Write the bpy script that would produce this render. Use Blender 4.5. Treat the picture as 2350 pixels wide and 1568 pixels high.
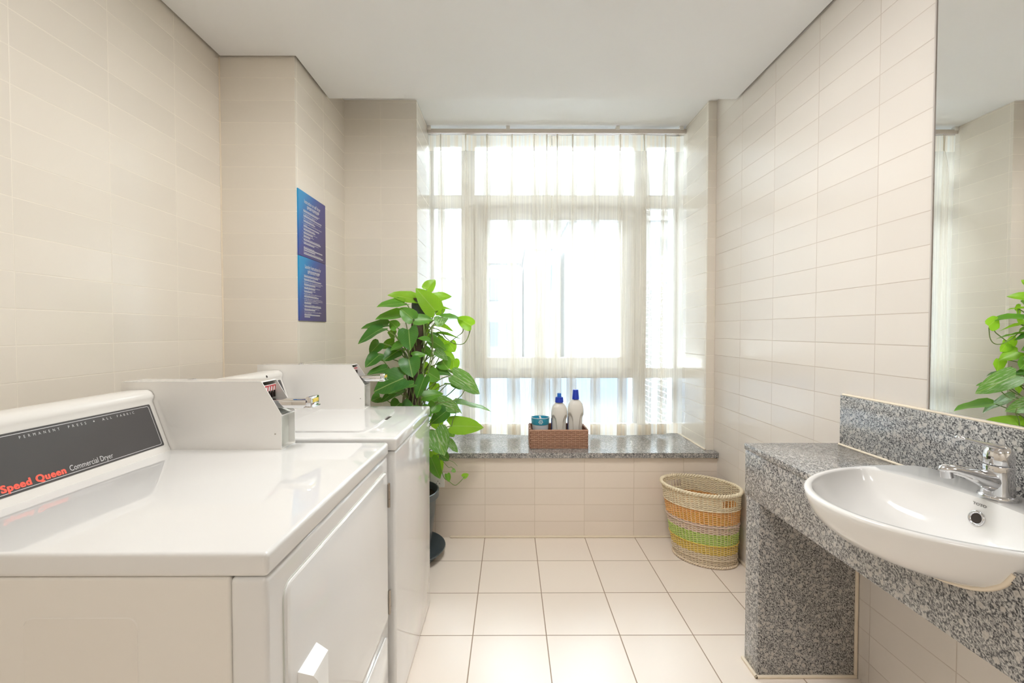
import bpy, bmesh, math, random
from mathutils import Vector, Matrix
random.seed(7)
SC = bpy.context.scene
for o in list(bpy.data.objects): bpy.data.objects.remove(o)
COL = SC.collection

# ------------------------------------------------------------------ camera
F_PX, EYE = 1054.0, 1.237
PITCH, YAW = math.atan(25/F_PX), math.atan(4/F_PX)
cam = bpy.data.cameras.new('camera'); cam.sensor_width = 36.0; cam.lens = F_PX/2350*36.0
cam.clip_start = 0.02; cam.clip_end = 200
cam_o = bpy.data.objects.new('camera', cam); COL.objects.link(cam_o)
cam_o.location = (0, 0, EYE); cam_o.rotation_euler = (math.pi/2 - PITCH, 0, -YAW)
SC.camera = cam_o

# ------------------------------------------------------------------ world, exposure
SC.view_settings.view_transform = 'Standard'; SC.view_settings.look = 'None'
SC.view_settings.gamma = 1.0; SC.view_settings.use_curve_mapping = False
SC.view_settings.exposure = 1.38
SC.cycles.max_bounces = 7; SC.cycles.diffuse_bounces = 4; SC.cycles.glossy_bounces = 4; SC.cycles.use_light_tree = False
SC.cycles.transmission_bounces = 4; SC.cycles.transparent_max_bounces = 12
SC.cycles.caustics_reflective = False; SC.cycles.caustics_refractive = False; SC.cycles.adaptive_threshold = 0.07; SC.cycles.adaptive_min_samples = 20
SC.cycles.sample_clamp_indirect = 6.0
SKY_LOW, SKY_HIGH = 0.78, 26.0          # overcast: dim towards the horizon, bright overhead
wd = bpy.data.worlds.new('overcast_sky'); SC.world = wd; wd.use_nodes = True
_n = wd.node_tree.nodes; _l = wd.node_tree.links; bg = _n['Background']
_tc = _n.new('ShaderNodeTexCoord'); _sx = _n.new('ShaderNodeSeparateXYZ'); _mr = _n.new('ShaderNodeMapRange'); _mr.interpolation_type = 'SMOOTHSTEP'
_l.new(_tc.outputs['Generated'], _sx.inputs[0]); _l.new(_sx.outputs[2], _mr.inputs[0])
_mr.inputs[1].default_value = .30; _mr.inputs[2].default_value = .85; _mr.inputs[3].default_value = SKY_LOW; _mr.inputs[4].default_value = SKY_HIGH
_l.new(_mr.outputs[0], bg.inputs[1]); bg.inputs[0].default_value = (0.86, 0.935, 1.0, 1)

def area_light(name, loc, rot, sx, sy, power, color, portal=False):
    l = bpy.data.lights.new(name, 'AREA'); l.shape = 'RECTANGLE'; l.size = sx; l.size_y = sy
    l.energy = power; l.color = color
    if portal: l.cycles.is_portal = True
    o = bpy.data.objects.new(name, l); COL.objects.link(o); o.location = loc; o.rotation_euler = rot
    return o
area_light('window_daylight_portal', (0.313, 3.42, 1.56), (-math.pi/2, 0, 0), 1.74, 2.1, 1, (1, 1, 1), True)

# ------------------------------------------------------------------ helpers
WORLD = {}
def srgb(r, g, b):
    f = lambda c: (c/255/12.92) if c/255 <= 0.04045 else ((c/255+0.055)/1.055)**2.4
    return (f(r), f(g), f(b), 1)
def smooth(me, ang=40):
    for p in me.polygons: p.use_smooth = True
    try: me.set_sharp_from_angle(angle=math.radians(ang))
    except Exception: pass
def obj(name, bm, mats, parent=None, sm=40, recalc=True):
    if recalc: bmesh.ops.recalc_face_normals(bm, faces=bm.faces)
    me = bpy.data.meshes.new(name)
    off = WORLD.get(parent.name, Vector()) if parent else Vector()
    bmesh.ops.translate(bm, verts=bm.verts, vec=-off)
    bm.to_mesh(me); bm.free()
    for m in (mats if isinstance(mats, (list, tuple)) else [mats]): me.materials.append(m)
    if sm: smooth(me, sm)
    o = bpy.data.objects.new(name, me); COL.objects.link(o)
    if parent: o.parent = parent; WORLD[o.name] = off.copy()
    return o
def thing(name, label, cat, loc, group=None):
    o = bpy.data.objects.new(name, None); COL.objects.link(o); o.location = loc
    o.empty_display_size = 0.05; WORLD[o.name] = Vector(loc)
    return tag(o, label, cat, group)
def tag(o, label, cat, group=None):
    o['label'] = label; o['category'] = cat
    if group: o['group'] = group
    return o
def struct(name, bm, mat, sm=30, parent=None):
    o = obj(name, bm, mat, parent, sm)
    if not parent: o['kind'] = 'structure'
    return o
def NB(): return bmesh.new()
def box(bm, x0, x1, y0, y1, z0, z1, bev=0, seg=2):
    r = bmesh.ops.create_cube(bm, size=1)
    vs = r['verts']
    for v in vs:
        v.co = Vector((x0+(v.co.x+.5)*(x1-x0), y0+(v.co.y+.5)*(y1-y0), z0+(v.co.z+.5)*(z1-z0)))
    if bev:
        es = set(e for v in vs for e in v.link_edges)
        bmesh.ops.bevel(bm, geom=list(es), offset=bev, segments=seg, profile=.5, affect='EDGES')
    return vs
def prism(bm, pts, axis, a, b):
    """polygon pts (2D) swept along axis ('x','y','z') from a to b"""
    def P(p, t):
        return {'x': (t, p[0], p[1]), 'y': (p[0], t, p[1]), 'z': (p[0], p[1], t)}[axis]
    va = [bm.verts.new(P(p, a)) for p in pts]; vb = [bm.verts.new(P(p, b)) for p in pts]
    n = len(pts)
    fs = [bm.faces.new(va), bm.faces.new(vb[::-1])]
    for i in range(n): fs.append(bm.faces.new((va[i], vb[i], vb[(i+1) % n], va[(i+1) % n])))
    return va+vb, fs
def bevel_all(bm, off, seg=2, ang=25):
    es = [e for e in bm.edges if len(e.link_faces) == 2 and e.calc_face_angle(0) > math.radians(ang)]
    bmesh.ops.bevel(bm, geom=es, offset=off, segments=seg, profile=.5, affect='EDGES')
def rings(bm, rs, close=True, cap0=True, cap1=True):
    """skin between rings (lists of points with equal counts)"""
    R = [[bm.verts.new(p) for p in r] for r in rs]
    n = len(R[0])
    for a, b in zip(R, R[1:]):
        for i in range(n if close else n-1):
            j = (i+1) % n
            try: bm.faces.new((a[i], a[j], b[j], b[i]))
            except ValueError: pass
    if cap0: bm.faces.new(R[0][::-1])
    if cap1: bm.faces.new(R[-1])
    return R
def lathe(bm, prof, c, n=32, sx=1, sy=1, cap0=True, cap1=True):
    rs = [[(c[0]+r*sx*math.cos(2*math.pi*i/n), c[1]+r*sy*math.sin(2*math.pi*i/n), c[2]+z) for i in range(n)] for r, z in prof]
    return rings(bm, rs, True, cap0, cap1)
def frame_of(d):
    d = Vector(d).normalized()
    up = Vector((0, 0, 1)) if abs(d.z) < .95 else Vector((1, 0, 0))
    s = d.cross(up).normalized(); return s, s.cross(d).normalized()
def tube(bm, pts, r, n=8, closed=False, caps=True):
    pts = [Vector(p) for p in pts]; m = len(pts); rs = []; ps = None
    for i, p in enumerate(pts):
        if closed: d = pts[(i+1) % m]-pts[i-1]
        else: d = pts[min(i+1, m-1)]-pts[max(i-1, 0)]
        d.normalize()
        if ps is None: s, t = frame_of(d)
        else:
            s = (ps - d*ps.dot(d)).normalized(); t = s.cross(d)
        ps = s
        rr = r[i] if isinstance(r, (list, tuple)) else r
        rs.append([p+(s*math.cos(2*math.pi*k/n)+t*math.sin(2*math.pi*k/n))*rr for k in range(n)])
    if closed: rs.append(rs[0])
    R = [[bm.verts.new(p) for p in q] for q in (rs[:-1] if closed else rs)]
    if closed: R.append(R[0])
    for a, b in zip(R, R[1:]):
        for i in range(n):
            j = (i+1) % n
            bm.faces.new((a[i], a[j], b[j], b[i]))
    if not closed and caps: bm.faces.new(R[0][::-1]); bm.faces.new(R[-1])
def bez(a, b, c, d, n=10):
    a, b, c, d = map(Vector, (a, b, c, d))
    return [a*(1-t)**3+b*3*t*(1-t)**2+c*3*t*t*(1-t)+d*t**3 for t in [i/n for i in range(n+1)]]
def catmull(pts, n=5):
    P = [Vector(p) for p in pts]; P = [P[0]*2-P[1]]+P+[P[-1]*2-P[-2]]; out = []
    for i in range(1, len(P)-2):
        for k in range(n):
            t = k/n; a, b, c, d = P[i-1:i+3]
            out.append(.5*((2*b)+(c-a)*t+(2*a-5*b+4*c-d)*t*t+(3*b-a-3*c+d)*t**3))
    out.append(P[-2]); return out
def rrect(w, h, r, n=5):
    """rounded rectangle outline centred on 0"""
    out = []
    for cx, cy, a0 in ((w/2-r, h/2-r, 0), (-w/2+r, h/2-r, 90), (-w/2+r, -h/2+r, 180), (w/2-r, -h/2+r, 270)):
        for k in range(n+1):
            a = math.radians(a0+90*k/n); out.append((cx+r*math.cos(a), cy+r*math.sin(a)))
    return out
def text(name, s, origin, u, v, width=None, size=.01, mat=None, parent=None, bold=0, spacing=1.0, shear=0, extrude=.0003, xscale=1, smear=()):
    """flat lettering as a mesh: u = reading direction, v = up direction"""
    c = bpy.data.curves.new('t', 'FONT'); c.body = s; c.size = 1; c.offset = bold; c.space_character = spacing
    c.shear = shear; c.extrude = 0; c.resolution_u = 4
    t = bpy.data.objects.new('t', c); COL.objects.link(t)
    dg = bpy.context.evaluated_depsgraph_get(); dg.update()
    me = bpy.data.meshes.new_from_object(t.evaluated_get(dg))
    bpy.data.objects.remove(t)
    bm = NB(); bm.from_mesh(me); src = list(bm.verts)+list(bm.edges)+list(bm.faces)
    for dx, dy in smear:      # heavier strokes: the same glyphs laid again, slightly shifted
        nv = [e for e in bmesh.ops.duplicate(bm, geom=src)['geom'] if isinstance(e, bmesh.types.BMVert)]
        bmesh.ops.translate(bm, verts=nv, vec=(dx, dy, -.004-dx*.15-dy*.11))
    bpy.data.meshes.remove(me)
    xs = [w.co.x for w in bm.verts]; x0, x1 = min(xs), max(xs)
    kx = (width/(x1-x0)) if width else size*xscale
    u = Vector(u).normalized(); v = Vector(v).normalized(); nn = u.cross(v)
    for w in bm.verts:
        w.co = Vector(origin)+u*((w.co.x-x0)*kx)+v*(w.co.y*size)+nn*(extrude+w.co.z*.012)
    o = obj(name, bm, mat, parent, 0, False)
    return o

# ------------------------------------------------------------------ materials
class NT:
    def __init__(s, name):
        s.m = bpy.data.materials.new(name); s.m.use_nodes = True; s.t = s.m.node_tree; s.t.nodes.clear()
        s.out = s.n('ShaderNodeOutputMaterial')
    def n(s, typ, **kw):
        x = s.t.nodes.new(typ)
        for k, v in kw.items():
            if k == 'ins':
                for i, val in v.items():
                    if hasattr(val, 'is_linked') or isinstance(val, bpy.types.NodeSocket): s.t.links.new(val, x.inputs[i])
                    else: x.inputs[i].default_value = val
            else: setattr(x, k, v)
        return x
    def math(s, op, a, b=0.0, clamp=False):
        x = s.n('ShaderNodeMath', operation=op, ins={0: a, 1: b}); x.use_clamp = clamp; return x.outputs[0]
    def mix(s, f, a, b):
        x = s.n('ShaderNodeMix', data_type='RGBA'); 
        for i, val in ((0, f), (6, a), (7, b)):
            if isinstance(val, bpy.types.NodeSocket): s.t.links.new(val, x.inputs[i])
            else: x.inputs[i].default_value = val
        return x.outputs[2]
    def ramp(s, f, stops):
        x = s.n('ShaderNodeValToRGB', ins={0: f}); e = x.color_ramp.elements
        while len(e) < len(stops): e.new(.5)
        for el, (p, c) in zip(e, stops): el.position = p; el.color = c
        return x.outputs[0]
    def bsdf(s, **kw):
        b = s.n('ShaderNodeBsdfPrincipled')
        for k, v in kw.items():
            if isinstance(v, bpy.types.NodeSocket): s.t.links.new(v, b.inputs[k])
            else: b.inputs[k].default_value = v
        return b
    def done(s, sh):
        s.t.links.new(sh, s.out.inputs[0]); return s.m
    def bump(s, h, strength=.2, dist=.001):
        return s.n('ShaderNodeBump', ins={'Strength': strength, 'Distance': dist, 'Height': h}).outputs[0]
def plain(name, col, rough=.5, metal=0, coat=0, spec=.5, noise=0.0, nscale=60, bump=True):
    t = NT(name)
    kw = {'Roughness': rough, 'Metallic': metal, 'Coat Weight': coat, 'Coat Roughness': .05, 'Specular IOR Level': spec}
    if noise:
        nz = t.n('ShaderNodeTexNoise', ins={'Scale': nscale, 'Detail': 3.0})
        tc = t.n('ShaderNodeTexCoord'); t.t.links.new(tc.outputs['Object'], nz.inputs['Vector'])
        dk = tuple(c*(1-noise) for c in col[:3])+(1,)
        kw['Base Color'] = t.mix(nz.outputs[0], dk, col)
        if bump: kw['Normal'] = t.bump(nz.outputs[0], .1, .0005)
    else: kw['Base Color'] = col
    return t.done(t.bsdf(**kw).outputs[0])
def tile_mat(name, col, grout, rough, up, uph, vp, vph, gw=.0016, flat=False, floor_noise=False, xper=None, xph=None, coat=.0, var=.03, spec=.5):
    """grid tiles laid on world axes: u along the wall, v up (or X and Y for a floor)"""
    t = NT(name)
    g = t.n('ShaderNodeNewGeometry'); sp = t.n('ShaderNodeSeparateXYZ', ins={0: g.outputs['Position']})
    sn = t.n('ShaderNodeSeparateXYZ', ins={0: g.outputs['True Normal']})
    X, Y, Z = sp.outputs
    def cell(c, per, ph):
        q = t.math('DIVIDE', t.math('SUBTRACT', c, ph), per)
        fr = t.math('FRACT', q); fl = t.math('FLOOR', q)
        d = t.math('MULTIPLY', t.math('MINIMUM', fr, t.math('SUBTRACT', 1.0, fr)), per)
        return d, fl
    if flat:
        du, fu = cell(X, up, uph); dv, fv = cell(Y, vp, vph)
    else:
        isx = t.math('GREATER_THAN', t.math('ABSOLUTE', sn.outputs[0]), .5)
        d1, f1 = cell(Y, up, uph); d2, f2 = cell(X, xper or up, xph if xph is not None else uph)
        sel = lambda a, b: t.math('ADD', t.math('MULTIPLY', a, isx), t.math('MULTIPLY', b, t.math('SUBTRACT', 1.0, isx)))
        du, fu = sel(d1, d2), sel(f1, f2); dv, fv = cell(Z, vp, vph)
    d = t.math('MINIMUM', du, dv)
    mask = t.n('ShaderNodeMapRange', ins={0: d, 1: gw*.55, 2: gw*1.25, 3: 0.0, 4: 1.0}).outputs[0]
    cv = t.n('ShaderNodeCombineXYZ', ins={0: fu, 1: fv})
    wn = t.n('ShaderNodeTexWhiteNoise', noise_dimensions='2D', ins={'Vector': cv.outputs[0]})
    nz = t.n('ShaderNodeTexNoise', ins={'Vector': g.outputs['Position'], 'Scale': 9.0 if floor_noise else 40.0, 'Detail': 6.0, 'Roughness': .65})
    lo = tuple(c*(1-var) for c in col[:3])+(1,); hi = tuple(min(1, c*(1+var)) for c in col[:3])+(1,)
    base = t.mix(wn.outputs['Value'], lo, hi)
    base = t.mix(t.math('MULTIPLY', nz.outputs[0], .25), base, lo)
    base = t.mix(mask, grout, base)
    gd = t.n('ShaderNodeTexNoise', ins={'Vector': g.outputs['Position'], 'Scale': 2.3, 'Detail': 2.0})
    hgt = t.math('ADD', t.math('MULTIPLY', mask, 1.0), t.math('MULTIPLY', nz.outputs[0], .10 if floor_noise else .06))
    # every tile sits at a slightly different tilt
    rr = t.n('ShaderNodeMapRange', ins={0: mask, 1: 0.0, 2: 1.0, 3: .8, 4: rough}).outputs[0]
    b = t.bsdf(**{'Base Color': base, 'Roughness': rr, 'Normal': t.bump(hgt, .35, .0012), 'Coat Weight': coat, 'Coat Roughness': .08, 'Specular IOR Level': spec})
    return t.done(b.outputs[0])
def granite(name):
    t = NT(name)
    g = t.n('ShaderNodeNewGeometry')
    mp = t.n('ShaderNodeMapping', ins={'Vector': g.outputs['Position'], 'Rotation': (.6, .5, .4), 'Scale': (1, 1, 1)})
    wp = t.n('ShaderNodeTexNoise', ins={'Vector': mp.outputs[0], 'Scale': 55.0, 'Detail': 3.0})
    wv = t.n('ShaderNodeVectorMath', operation='SCALE', ins={0: wp.outputs['Color'], 3: .012})
    av = t.n('ShaderNodeVectorMath', operation='ADD', ins={0: mp.outputs[0], 1: wv.outputs[0]})
    st = t.n('ShaderNodeMapping', ins={'Vector': av.outputs[0], 'Rotation': (0, .7, .3), 'Scale': (1.0, .8, .42)})
    n1 = t.n('ShaderNodeTexNoise', ins={'Vector': st.outputs[0], 'Scale': 330.0, 'Detail': 5.0, 'Roughness': .66})
    v1 = t.n('ShaderNodeTexVoronoi', ins={'Vector': av.outputs[0], 'Scale': 62.0, 'Randomness': 1.0})
    n2 = t.n('ShaderNodeTexNoise', ins={'Vector': st.outputs[0], 'Scale': 420.0, 'Detail': 2.0})
    grain = t.ramp(n1.outputs[0], [(.36, srgb(44, 44, 47)), (.45, srgb(92, 91, 92)), (.50, srgb(150, 148, 146)), (.58, srgb(192, 189, 185)), (.70, srgb(222, 218, 213))])
    blob = t.ramp(v1.outputs['Distance'], [(.34, (1, 1, 1, 1)), (.44, (0, 0, 0, 1))])
    bv = t.n('ShaderNodeTexWhiteNoise', noise_dimensions='3D', ins={'Vector': v1.outputs['Position']})
    pick = t.math('GREATER_THAN', bv.outputs['Value'], .5)
    f = t.math('MULTIPLY', blob, pick)
    pale = t.mix(n2.outputs[0], srgb(168, 163, 158), srgb(218, 211, 204))
    c = t.mix(t.math('MULTIPLY', f, .8), grain, pale)
    b = t.bsdf(**{'Base Color': c, 'Roughness': .16, 'Specular IOR Level': .5})
    return t.done(b.outputs[0])
def curtain_mat():
    t = NT('sheer_voile')
    uv = t.n('ShaderNodeUVMap'); sp = t.n('ShaderNodeSeparateXYZ', ins={0: uv.outputs[0]})
    U, V = sp.outputs[0], sp.outputs[1]
    cu = t.n('ShaderNodeCombineXYZ', ins={0: U})
    n1 = t.n('ShaderNodeTexNoise', noise_dimensions='1D', ins={'W': t.math('MULTIPLY', U, 190.0), 'Scale': 1.0, 'Detail': 2.0})
    n2 = t.n('ShaderNodeTexNoise', noise_dimensions='1D', ins={'W': t.math('MULTIPLY', U, 37.0), 'Scale': 1.0, 'Detail': 1.0})
    w1 = t.n('ShaderNodeTexNoise', noise_dimensions='2D', ins={'Vector': uv.outputs[0], 'Scale': 700.0, 'Detail': 1.0})
    thr = t.ramp(n1.outputs[0], [(.55, (0, 0, 0, 1)), (.66, (1, 1, 1, 1))])
    band = t.ramp(n2.outputs[0], [(.42, (0, 0, 0, 1)), (.58, (1, 1, 1, 1))])
    a = t.math('ADD', .38, t.math('MULTIPLY', thr, .10))
    a = t.math('ADD', a, t.math('MULTIPLY', band, .05))
    hem = t.math('ADD', t.math('GREATER_THAN', V, 2.448), t.math('LESS_THAN', V, .60), True)
    a = t.math('ADD', a, t.math('MULTIPLY', hem, .38))
    a = t.math('ADD', a, t.math('MULTIPLY', t.math('SUBTRACT', w1.outputs[0], .5), .12), True)
    col = t.mix(t.math('MULTIPLY', band, t.math('ADD', .10, t.math('MULTIPLY', hem, .35))), srgb(246, 243, 236), srgb(236, 214, 182))
    df = t.n('ShaderNodeBsdfDiffuse', ins={0: col}); tl = t.n('ShaderNodeBsdfTranslucent', ins={0: col})
    m1 = t.n('ShaderNodeMixShader', ins={0: .55, 1: df.outputs[0], 2: tl.outputs[0]})
    tr = t.n('ShaderNodeBsdfTransparent', ins={0: (1, .995, .985, 1)})
    m2 = t.n('ShaderNodeMixShader', ins={0: a, 1: tr.outputs[0], 2: m1.outputs[0]})
    return t.done(m2.outputs[0])
def glass_mat():
    t = NT('window_glass')
    tr = t.n('ShaderNodeBsdfTransparent', ins={0: (.95, .975, .97, 1)}); gl = t.n('ShaderNodeBsdfGlossy', ins={1: .0})
    fr = t.n('ShaderNodeFresnel', ins={0: 1.45})
    return t.done(t.n('ShaderNodeMixShader', ins={0: fr.outputs[0], 1: tr.outputs[0], 2: gl.outputs[0]}).outputs[0])
def leaf_mat(name, c1, c2, trans, vari=0.0):
    t = NT(name)
    uv = t.n('ShaderNodeUVMap'); sp = t.n('ShaderNodeSeparateXYZ', ins={0: uv.outputs[0]})
    side = t.math('ABSOLUTE', t.math('SUBTRACT', sp.outputs[0], .5))
    # side veins sweeping towards the tip
    ph = t.math('SUBTRACT', t.math('MULTIPLY', sp.outputs[1], 9.0), t.math('MULTIPLY', side, 7.0))
    vn = t.math('POWER', t.math('ABSOLUTE', t.math('SUBTRACT', t.math('FRACT', ph), .5)), 1.5)
    ve = t.ramp(t.math('MULTIPLY', vn, 2.8), [(.75, (0, 0, 0, 1)), (1.0, (1, 1, 1, 1))])
    rib = t.math('LESS_THAN', side, .018)
    oi = t.n('ShaderNodeNewGeometry')
    nz = t.n('ShaderNodeTexNoise', ins={'Vector': oi.outputs['Position'], 'Scale': 22.0, 'Detail': 2.0})
    c = t.mix(nz.outputs[0], c1, c2)
    c = t.mix(t.math('MULTIPLY', t.math('MAXIMUM', t.math('MULTIPLY', ve, .16), t.math('MULTIPLY', rib, .7)), .6), c, srgb(196, 214, 130))
    if vari:
        st = t.n('ShaderNodeMapping', ins={'Vector': uv.outputs[0], 'Rotation': (0, 0, .6), 'Scale': (7, 1.8, 1)})
        n3 = t.n('ShaderNodeTexNoise', ins={'Vector': st.outputs[0], 'Scale': 2.2, 'Detail': 3.0})
        w = t.ramp(n3.outputs[0], [(.50, (0, 0, 0, 1)), (.68, (1, 1, 1, 1))])
        c = t.mix(t.math('MULTIPLY', w, vari), c, srgb(232, 236, 214))
    b = t.bsdf(**{'Base Color': c, 'Roughness': .33, 'Specular IOR Level': .45, 'Normal': t.bump(ve, .10, .001)})
    tc = t.mix(.5, c, srgb(176, 222, 40))
    tl = t.n('ShaderNodeBsdfTranslucent', ins={0: tc})
    return t.done(t.n('ShaderNodeMixShader', ins={0: trans, 1: b.outputs[0], 2: tl.outputs[0]}).outputs[0])
def sign_mat(name, y0, y1, z0, z1):
    """printed poster: bright cyan upper near corner fading through blue to violet navy"""
    t = NT(name); g = t.n('ShaderNodeNewGeometry'); sp = t.n('ShaderNodeSeparateXYZ', ins={0: g.outputs['Position']})
    u = t.n('ShaderNodeMapRange', ins={0: sp.outputs[1], 1: y0, 2: y1}).outputs[0]
    v = t.n('ShaderNodeMapRange', ins={0: sp.outputs[2], 1: z1, 2: z0}).outputs[0]
    f = t.math('ADD', t.math('MULTIPLY', u, .62), t.math('MULTIPLY', v, .50))
    c = t.ramp(f, [(.0, srgb(0, 150, 205)), (.16, srgb(0, 140, 203)), (.36, srgb(38, 92, 172)), (.55, srgb(66, 66, 138)), (1, srgb(70, 60, 112))])
    return t.done(t.bsdf(**{'Base Color': c, 'Roughness': .28}).outputs[0])

TILE = srgb(235, 227, 214); GROUT = srgb(240, 232, 218)
M = {}
M['tile'] = tile_mat('wall_tile', TILE, GROUT, .20, .3045, 2.159, .1, .0958, xper=.2985, xph=-.152)
M['tile_right'] = tile_mat('wall_tile_right', srgb(229, 221, 212), srgb(204, 192, 180), .17, .3045, 2.159, .1, .0903, xper=.2985, xph=-.152)
M['tile_pier'] = tile_mat('wall_tile_pier', TILE, GROUT, .22, .3045, 2.159, .1012, 2.3965, xper=.36, xph=-1.345)
M['tile_sill'] = tile_mat('wall_tile_under_sill', srgb(236, 223, 209), srgb(216, 201, 183), .3, .3045, 2.159, .0995, .0965, xper=.2965, xph=-.151)
M['tile_bay'] = tile_mat('wall_tile_bay', TILE, GROUT, .17, .3045, 2.79, .1008, 2.396, xper=.2985, xph=-.773)
M['floor'] = tile_mat('floor_tile', srgb(243, 231, 219), srgb(160, 138, 118), .30, .2985, -.152, .302, 2.137, gw=.0022, flat=True, floor_noise=True, var=.02)
M['ceiling'] = plain('ceiling_paint', srgb(243, 242, 241), .85, noise=.01, nscale=4)
M['granite'] = granite('speckled_granite')
M['sealant'] = plain('cream_sealant', srgb(240, 226, 204), .55, noise=.05)
M['enamel'] = plain('white_enamel', srgb(232, 231, 229), .035, coat=.3, spec=.6, noise=.006, nscale=8, bump=False)
M['enamel_side'] = plain('shaded_white_enamel', srgb(236, 231, 223), .26, noise=.012, nscale=8, bump=False)  # same white paint as the front; warm tint of shade put into the colour
M['console'] = plain('ivory_plastic', srgb(234, 231, 225), .20, noise=.01, bump=False)
M['box_paint'] = plain('coin_box_paint', srgb(240, 237, 232), .18, noise=.012, nscale=200, bump=False)
M['recess'] = plain('grey_sheet_steel', srgb(224, 226, 218), .35, noise=.02, bump=False)
M['gap'] = plain('dark_gap', srgb(60, 52, 46), .8, noise=.1)
M['panel'] = plain('charcoal_label', srgb(84, 82, 82), .30, noise=.12, nscale=900)
M['print_white'] = plain('pale_print', srgb(222, 222, 222), .5, noise=.01)
M['print_red'] = plain('red_print', srgb(255, 108, 90), .45, noise=.01)
M['chrome'] = plain('chrome', srgb(226, 226, 228), .05, metal=1, noise=.005, bump=False)
M['steel'] = plain('hinge_steel', srgb(176, 168, 158), .3, metal=1, noise=.05)
M['rail'] = plain('rail_aluminium', srgb(216, 206, 196), .4, metal=.1, noise=.04)
M['red'] = plain('red_price_label', srgb(206, 60, 66), .4, noise=.02)
M['yellow'] = plain('yellow_label', srgb(232, 205, 82), .45, noise=.03)
M['white'] = plain('white_plastic', srgb(242, 241, 238), .3, noise=.01)
M['ceramic'] = plain('vitreous_china', srgb(238, 236, 233), .10, coat=.0, noise=.003, nscale=6, bump=False)
M['upvc'] = plain('window_frame_paint', srgb(238, 234, 226), .35, noise=.01)
M['glass'] = glass_mat(); M['curtain'] = curtain_mat()
M['mirror'] = plain('mirror_silver', (.965, .97, .96, 1), .0, metal=1)
M['mirror_edge'] = plain('mirror_trim', srgb(206, 198, 192), .35, metal=.4, noise=.02)
M['grey_plastic'] = plain('slate_plastic', srgb(84, 94, 98), .35, noise=.06)
M['soil'] = plain('potting_soil', srgb(62, 48, 38), .95, noise=.5)
M['coir'] = plain('coir_pole', srgb(94, 78, 66), .95, noise=.45, nscale=120)
M['cap'] = plain('pole_cap', srgb(74, 78, 82), .6, noise=.2)
M['stem'] = plain('green_stem', srgb(128, 150, 84), .45, noise=.2)
M['root'] = plain('aerial_root', srgb(150, 142, 112), .7, noise=.3)
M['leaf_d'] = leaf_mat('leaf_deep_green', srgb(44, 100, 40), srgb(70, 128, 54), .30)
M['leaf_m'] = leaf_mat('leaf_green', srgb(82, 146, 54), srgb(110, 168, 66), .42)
M['leaf_b'] = leaf_mat('leaf_young_backlit', srgb(130, 190, 44), srgb(158, 208, 60), .52)  # yellow-green of young leaves, with the glow of backlight put into the colour
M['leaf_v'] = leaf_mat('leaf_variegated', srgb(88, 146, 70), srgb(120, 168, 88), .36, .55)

# ------------------------------------------------------------------ room shell
XL, XR, XP, YP, YB, YS = -1.335, 1.235, -.990, 2.140, 2.770, 2.720   # walls, pier, bay front, wall below the sill
NL, NR, YW = -.558, 1.185, 3.40                                         # bay sides, outer wall face
ZC, ZN, ZS = 2.490, 2.610, .512                                          # ceiling, bay ceiling, sill
BK = -1.7
b = NB(); box(b, -1.5, 1.4, BK-.1, 3.5, -.12, 0); struct('floor', b, M['floor'])
b = NB(); box(b, XL-.12, XL, BK, YP, 0, ZN); struct('wall_left', b, M['tile'])
b = NB(); box(b, XR, XR+.12, BK, YB+.3, 0, ZN); struct('wall_right', b, M['tile_right'])
b = NB(); box(b, XL-.12, XR+.12, BK-.12, BK, 0, ZN); struct('wall_back', b, M['tile'])
b = NB(); box(b, XL-.12, XP, YP, YB, 0, ZN); struct('wall_left_pier', b, M['tile_pier'])
b = NB(); box(b, XL-.12, NL, YB, YW, 0, ZN+.1); struct('wall_bay_left', b, M['tile_bay'])
b = NB(); box(b, NR, XR+.12, YB, YW, 0, ZN+.1); struct('wall_bay_right', b, M['tile_bay'])
b = NB(); box(b, XP, XR, YS, YW, 0, ZS-.030); struct('wall_front', b, M['tile_sill'])
g = .012
b = NB(); prism(b, [(XL+g, BK), (XR-g, BK), (XR-g, 2.512), (XP+g, 2.512), (XP+g, YP-g), (XL+g, YP-g)], 'z', ZC, ZN+.002)
o = struct('ceiling', b, M['ceiling'])
b = NB(); box(b, -1.5, 1.4, BK-.1, 3.5, ZN, ZN+.15); struct('ceiling_bay', b, M['ceiling'])
# granite sill board
b = NB(); prism(b, [(XP, 2.700), (XR-.003, 2.700), (XR-.003, YB), (NR, YB), (NR, 3.28), (NL, 3.28), (NL, YB), (XP, YB)], 'z', ZS-.030, ZS)
bevel_all(b, .003, 2); o = struct('trim_1', b, M['granite']); o['label'] = 'grey speckled granite window sill board'
# sealant beads
b = NB(); box(b, -.36, XR-.03, YS-.012, YS+.003, 0, .011, .004); struct('baseboard_front', b, M['sealant'])
b = NB(); box(b, XR-.012, XR+.003, 1.71, YS, 0, .011, .004); struct('baseboard_right', b, M['sealant'])
b = NB(); tube(b, [(NR-.002, YB, ZS+.002), (NR-.002, 3.28, ZS+.002)], .006, 6); struct('trim_2', b, M['sealant'])
b = NB(); tube(b, [(XL+.001, YP-.001, .6), (XL+.001, YP-.001, ZC)], .004, 6); struct('trim_3', b, M['sealant'])

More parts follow.
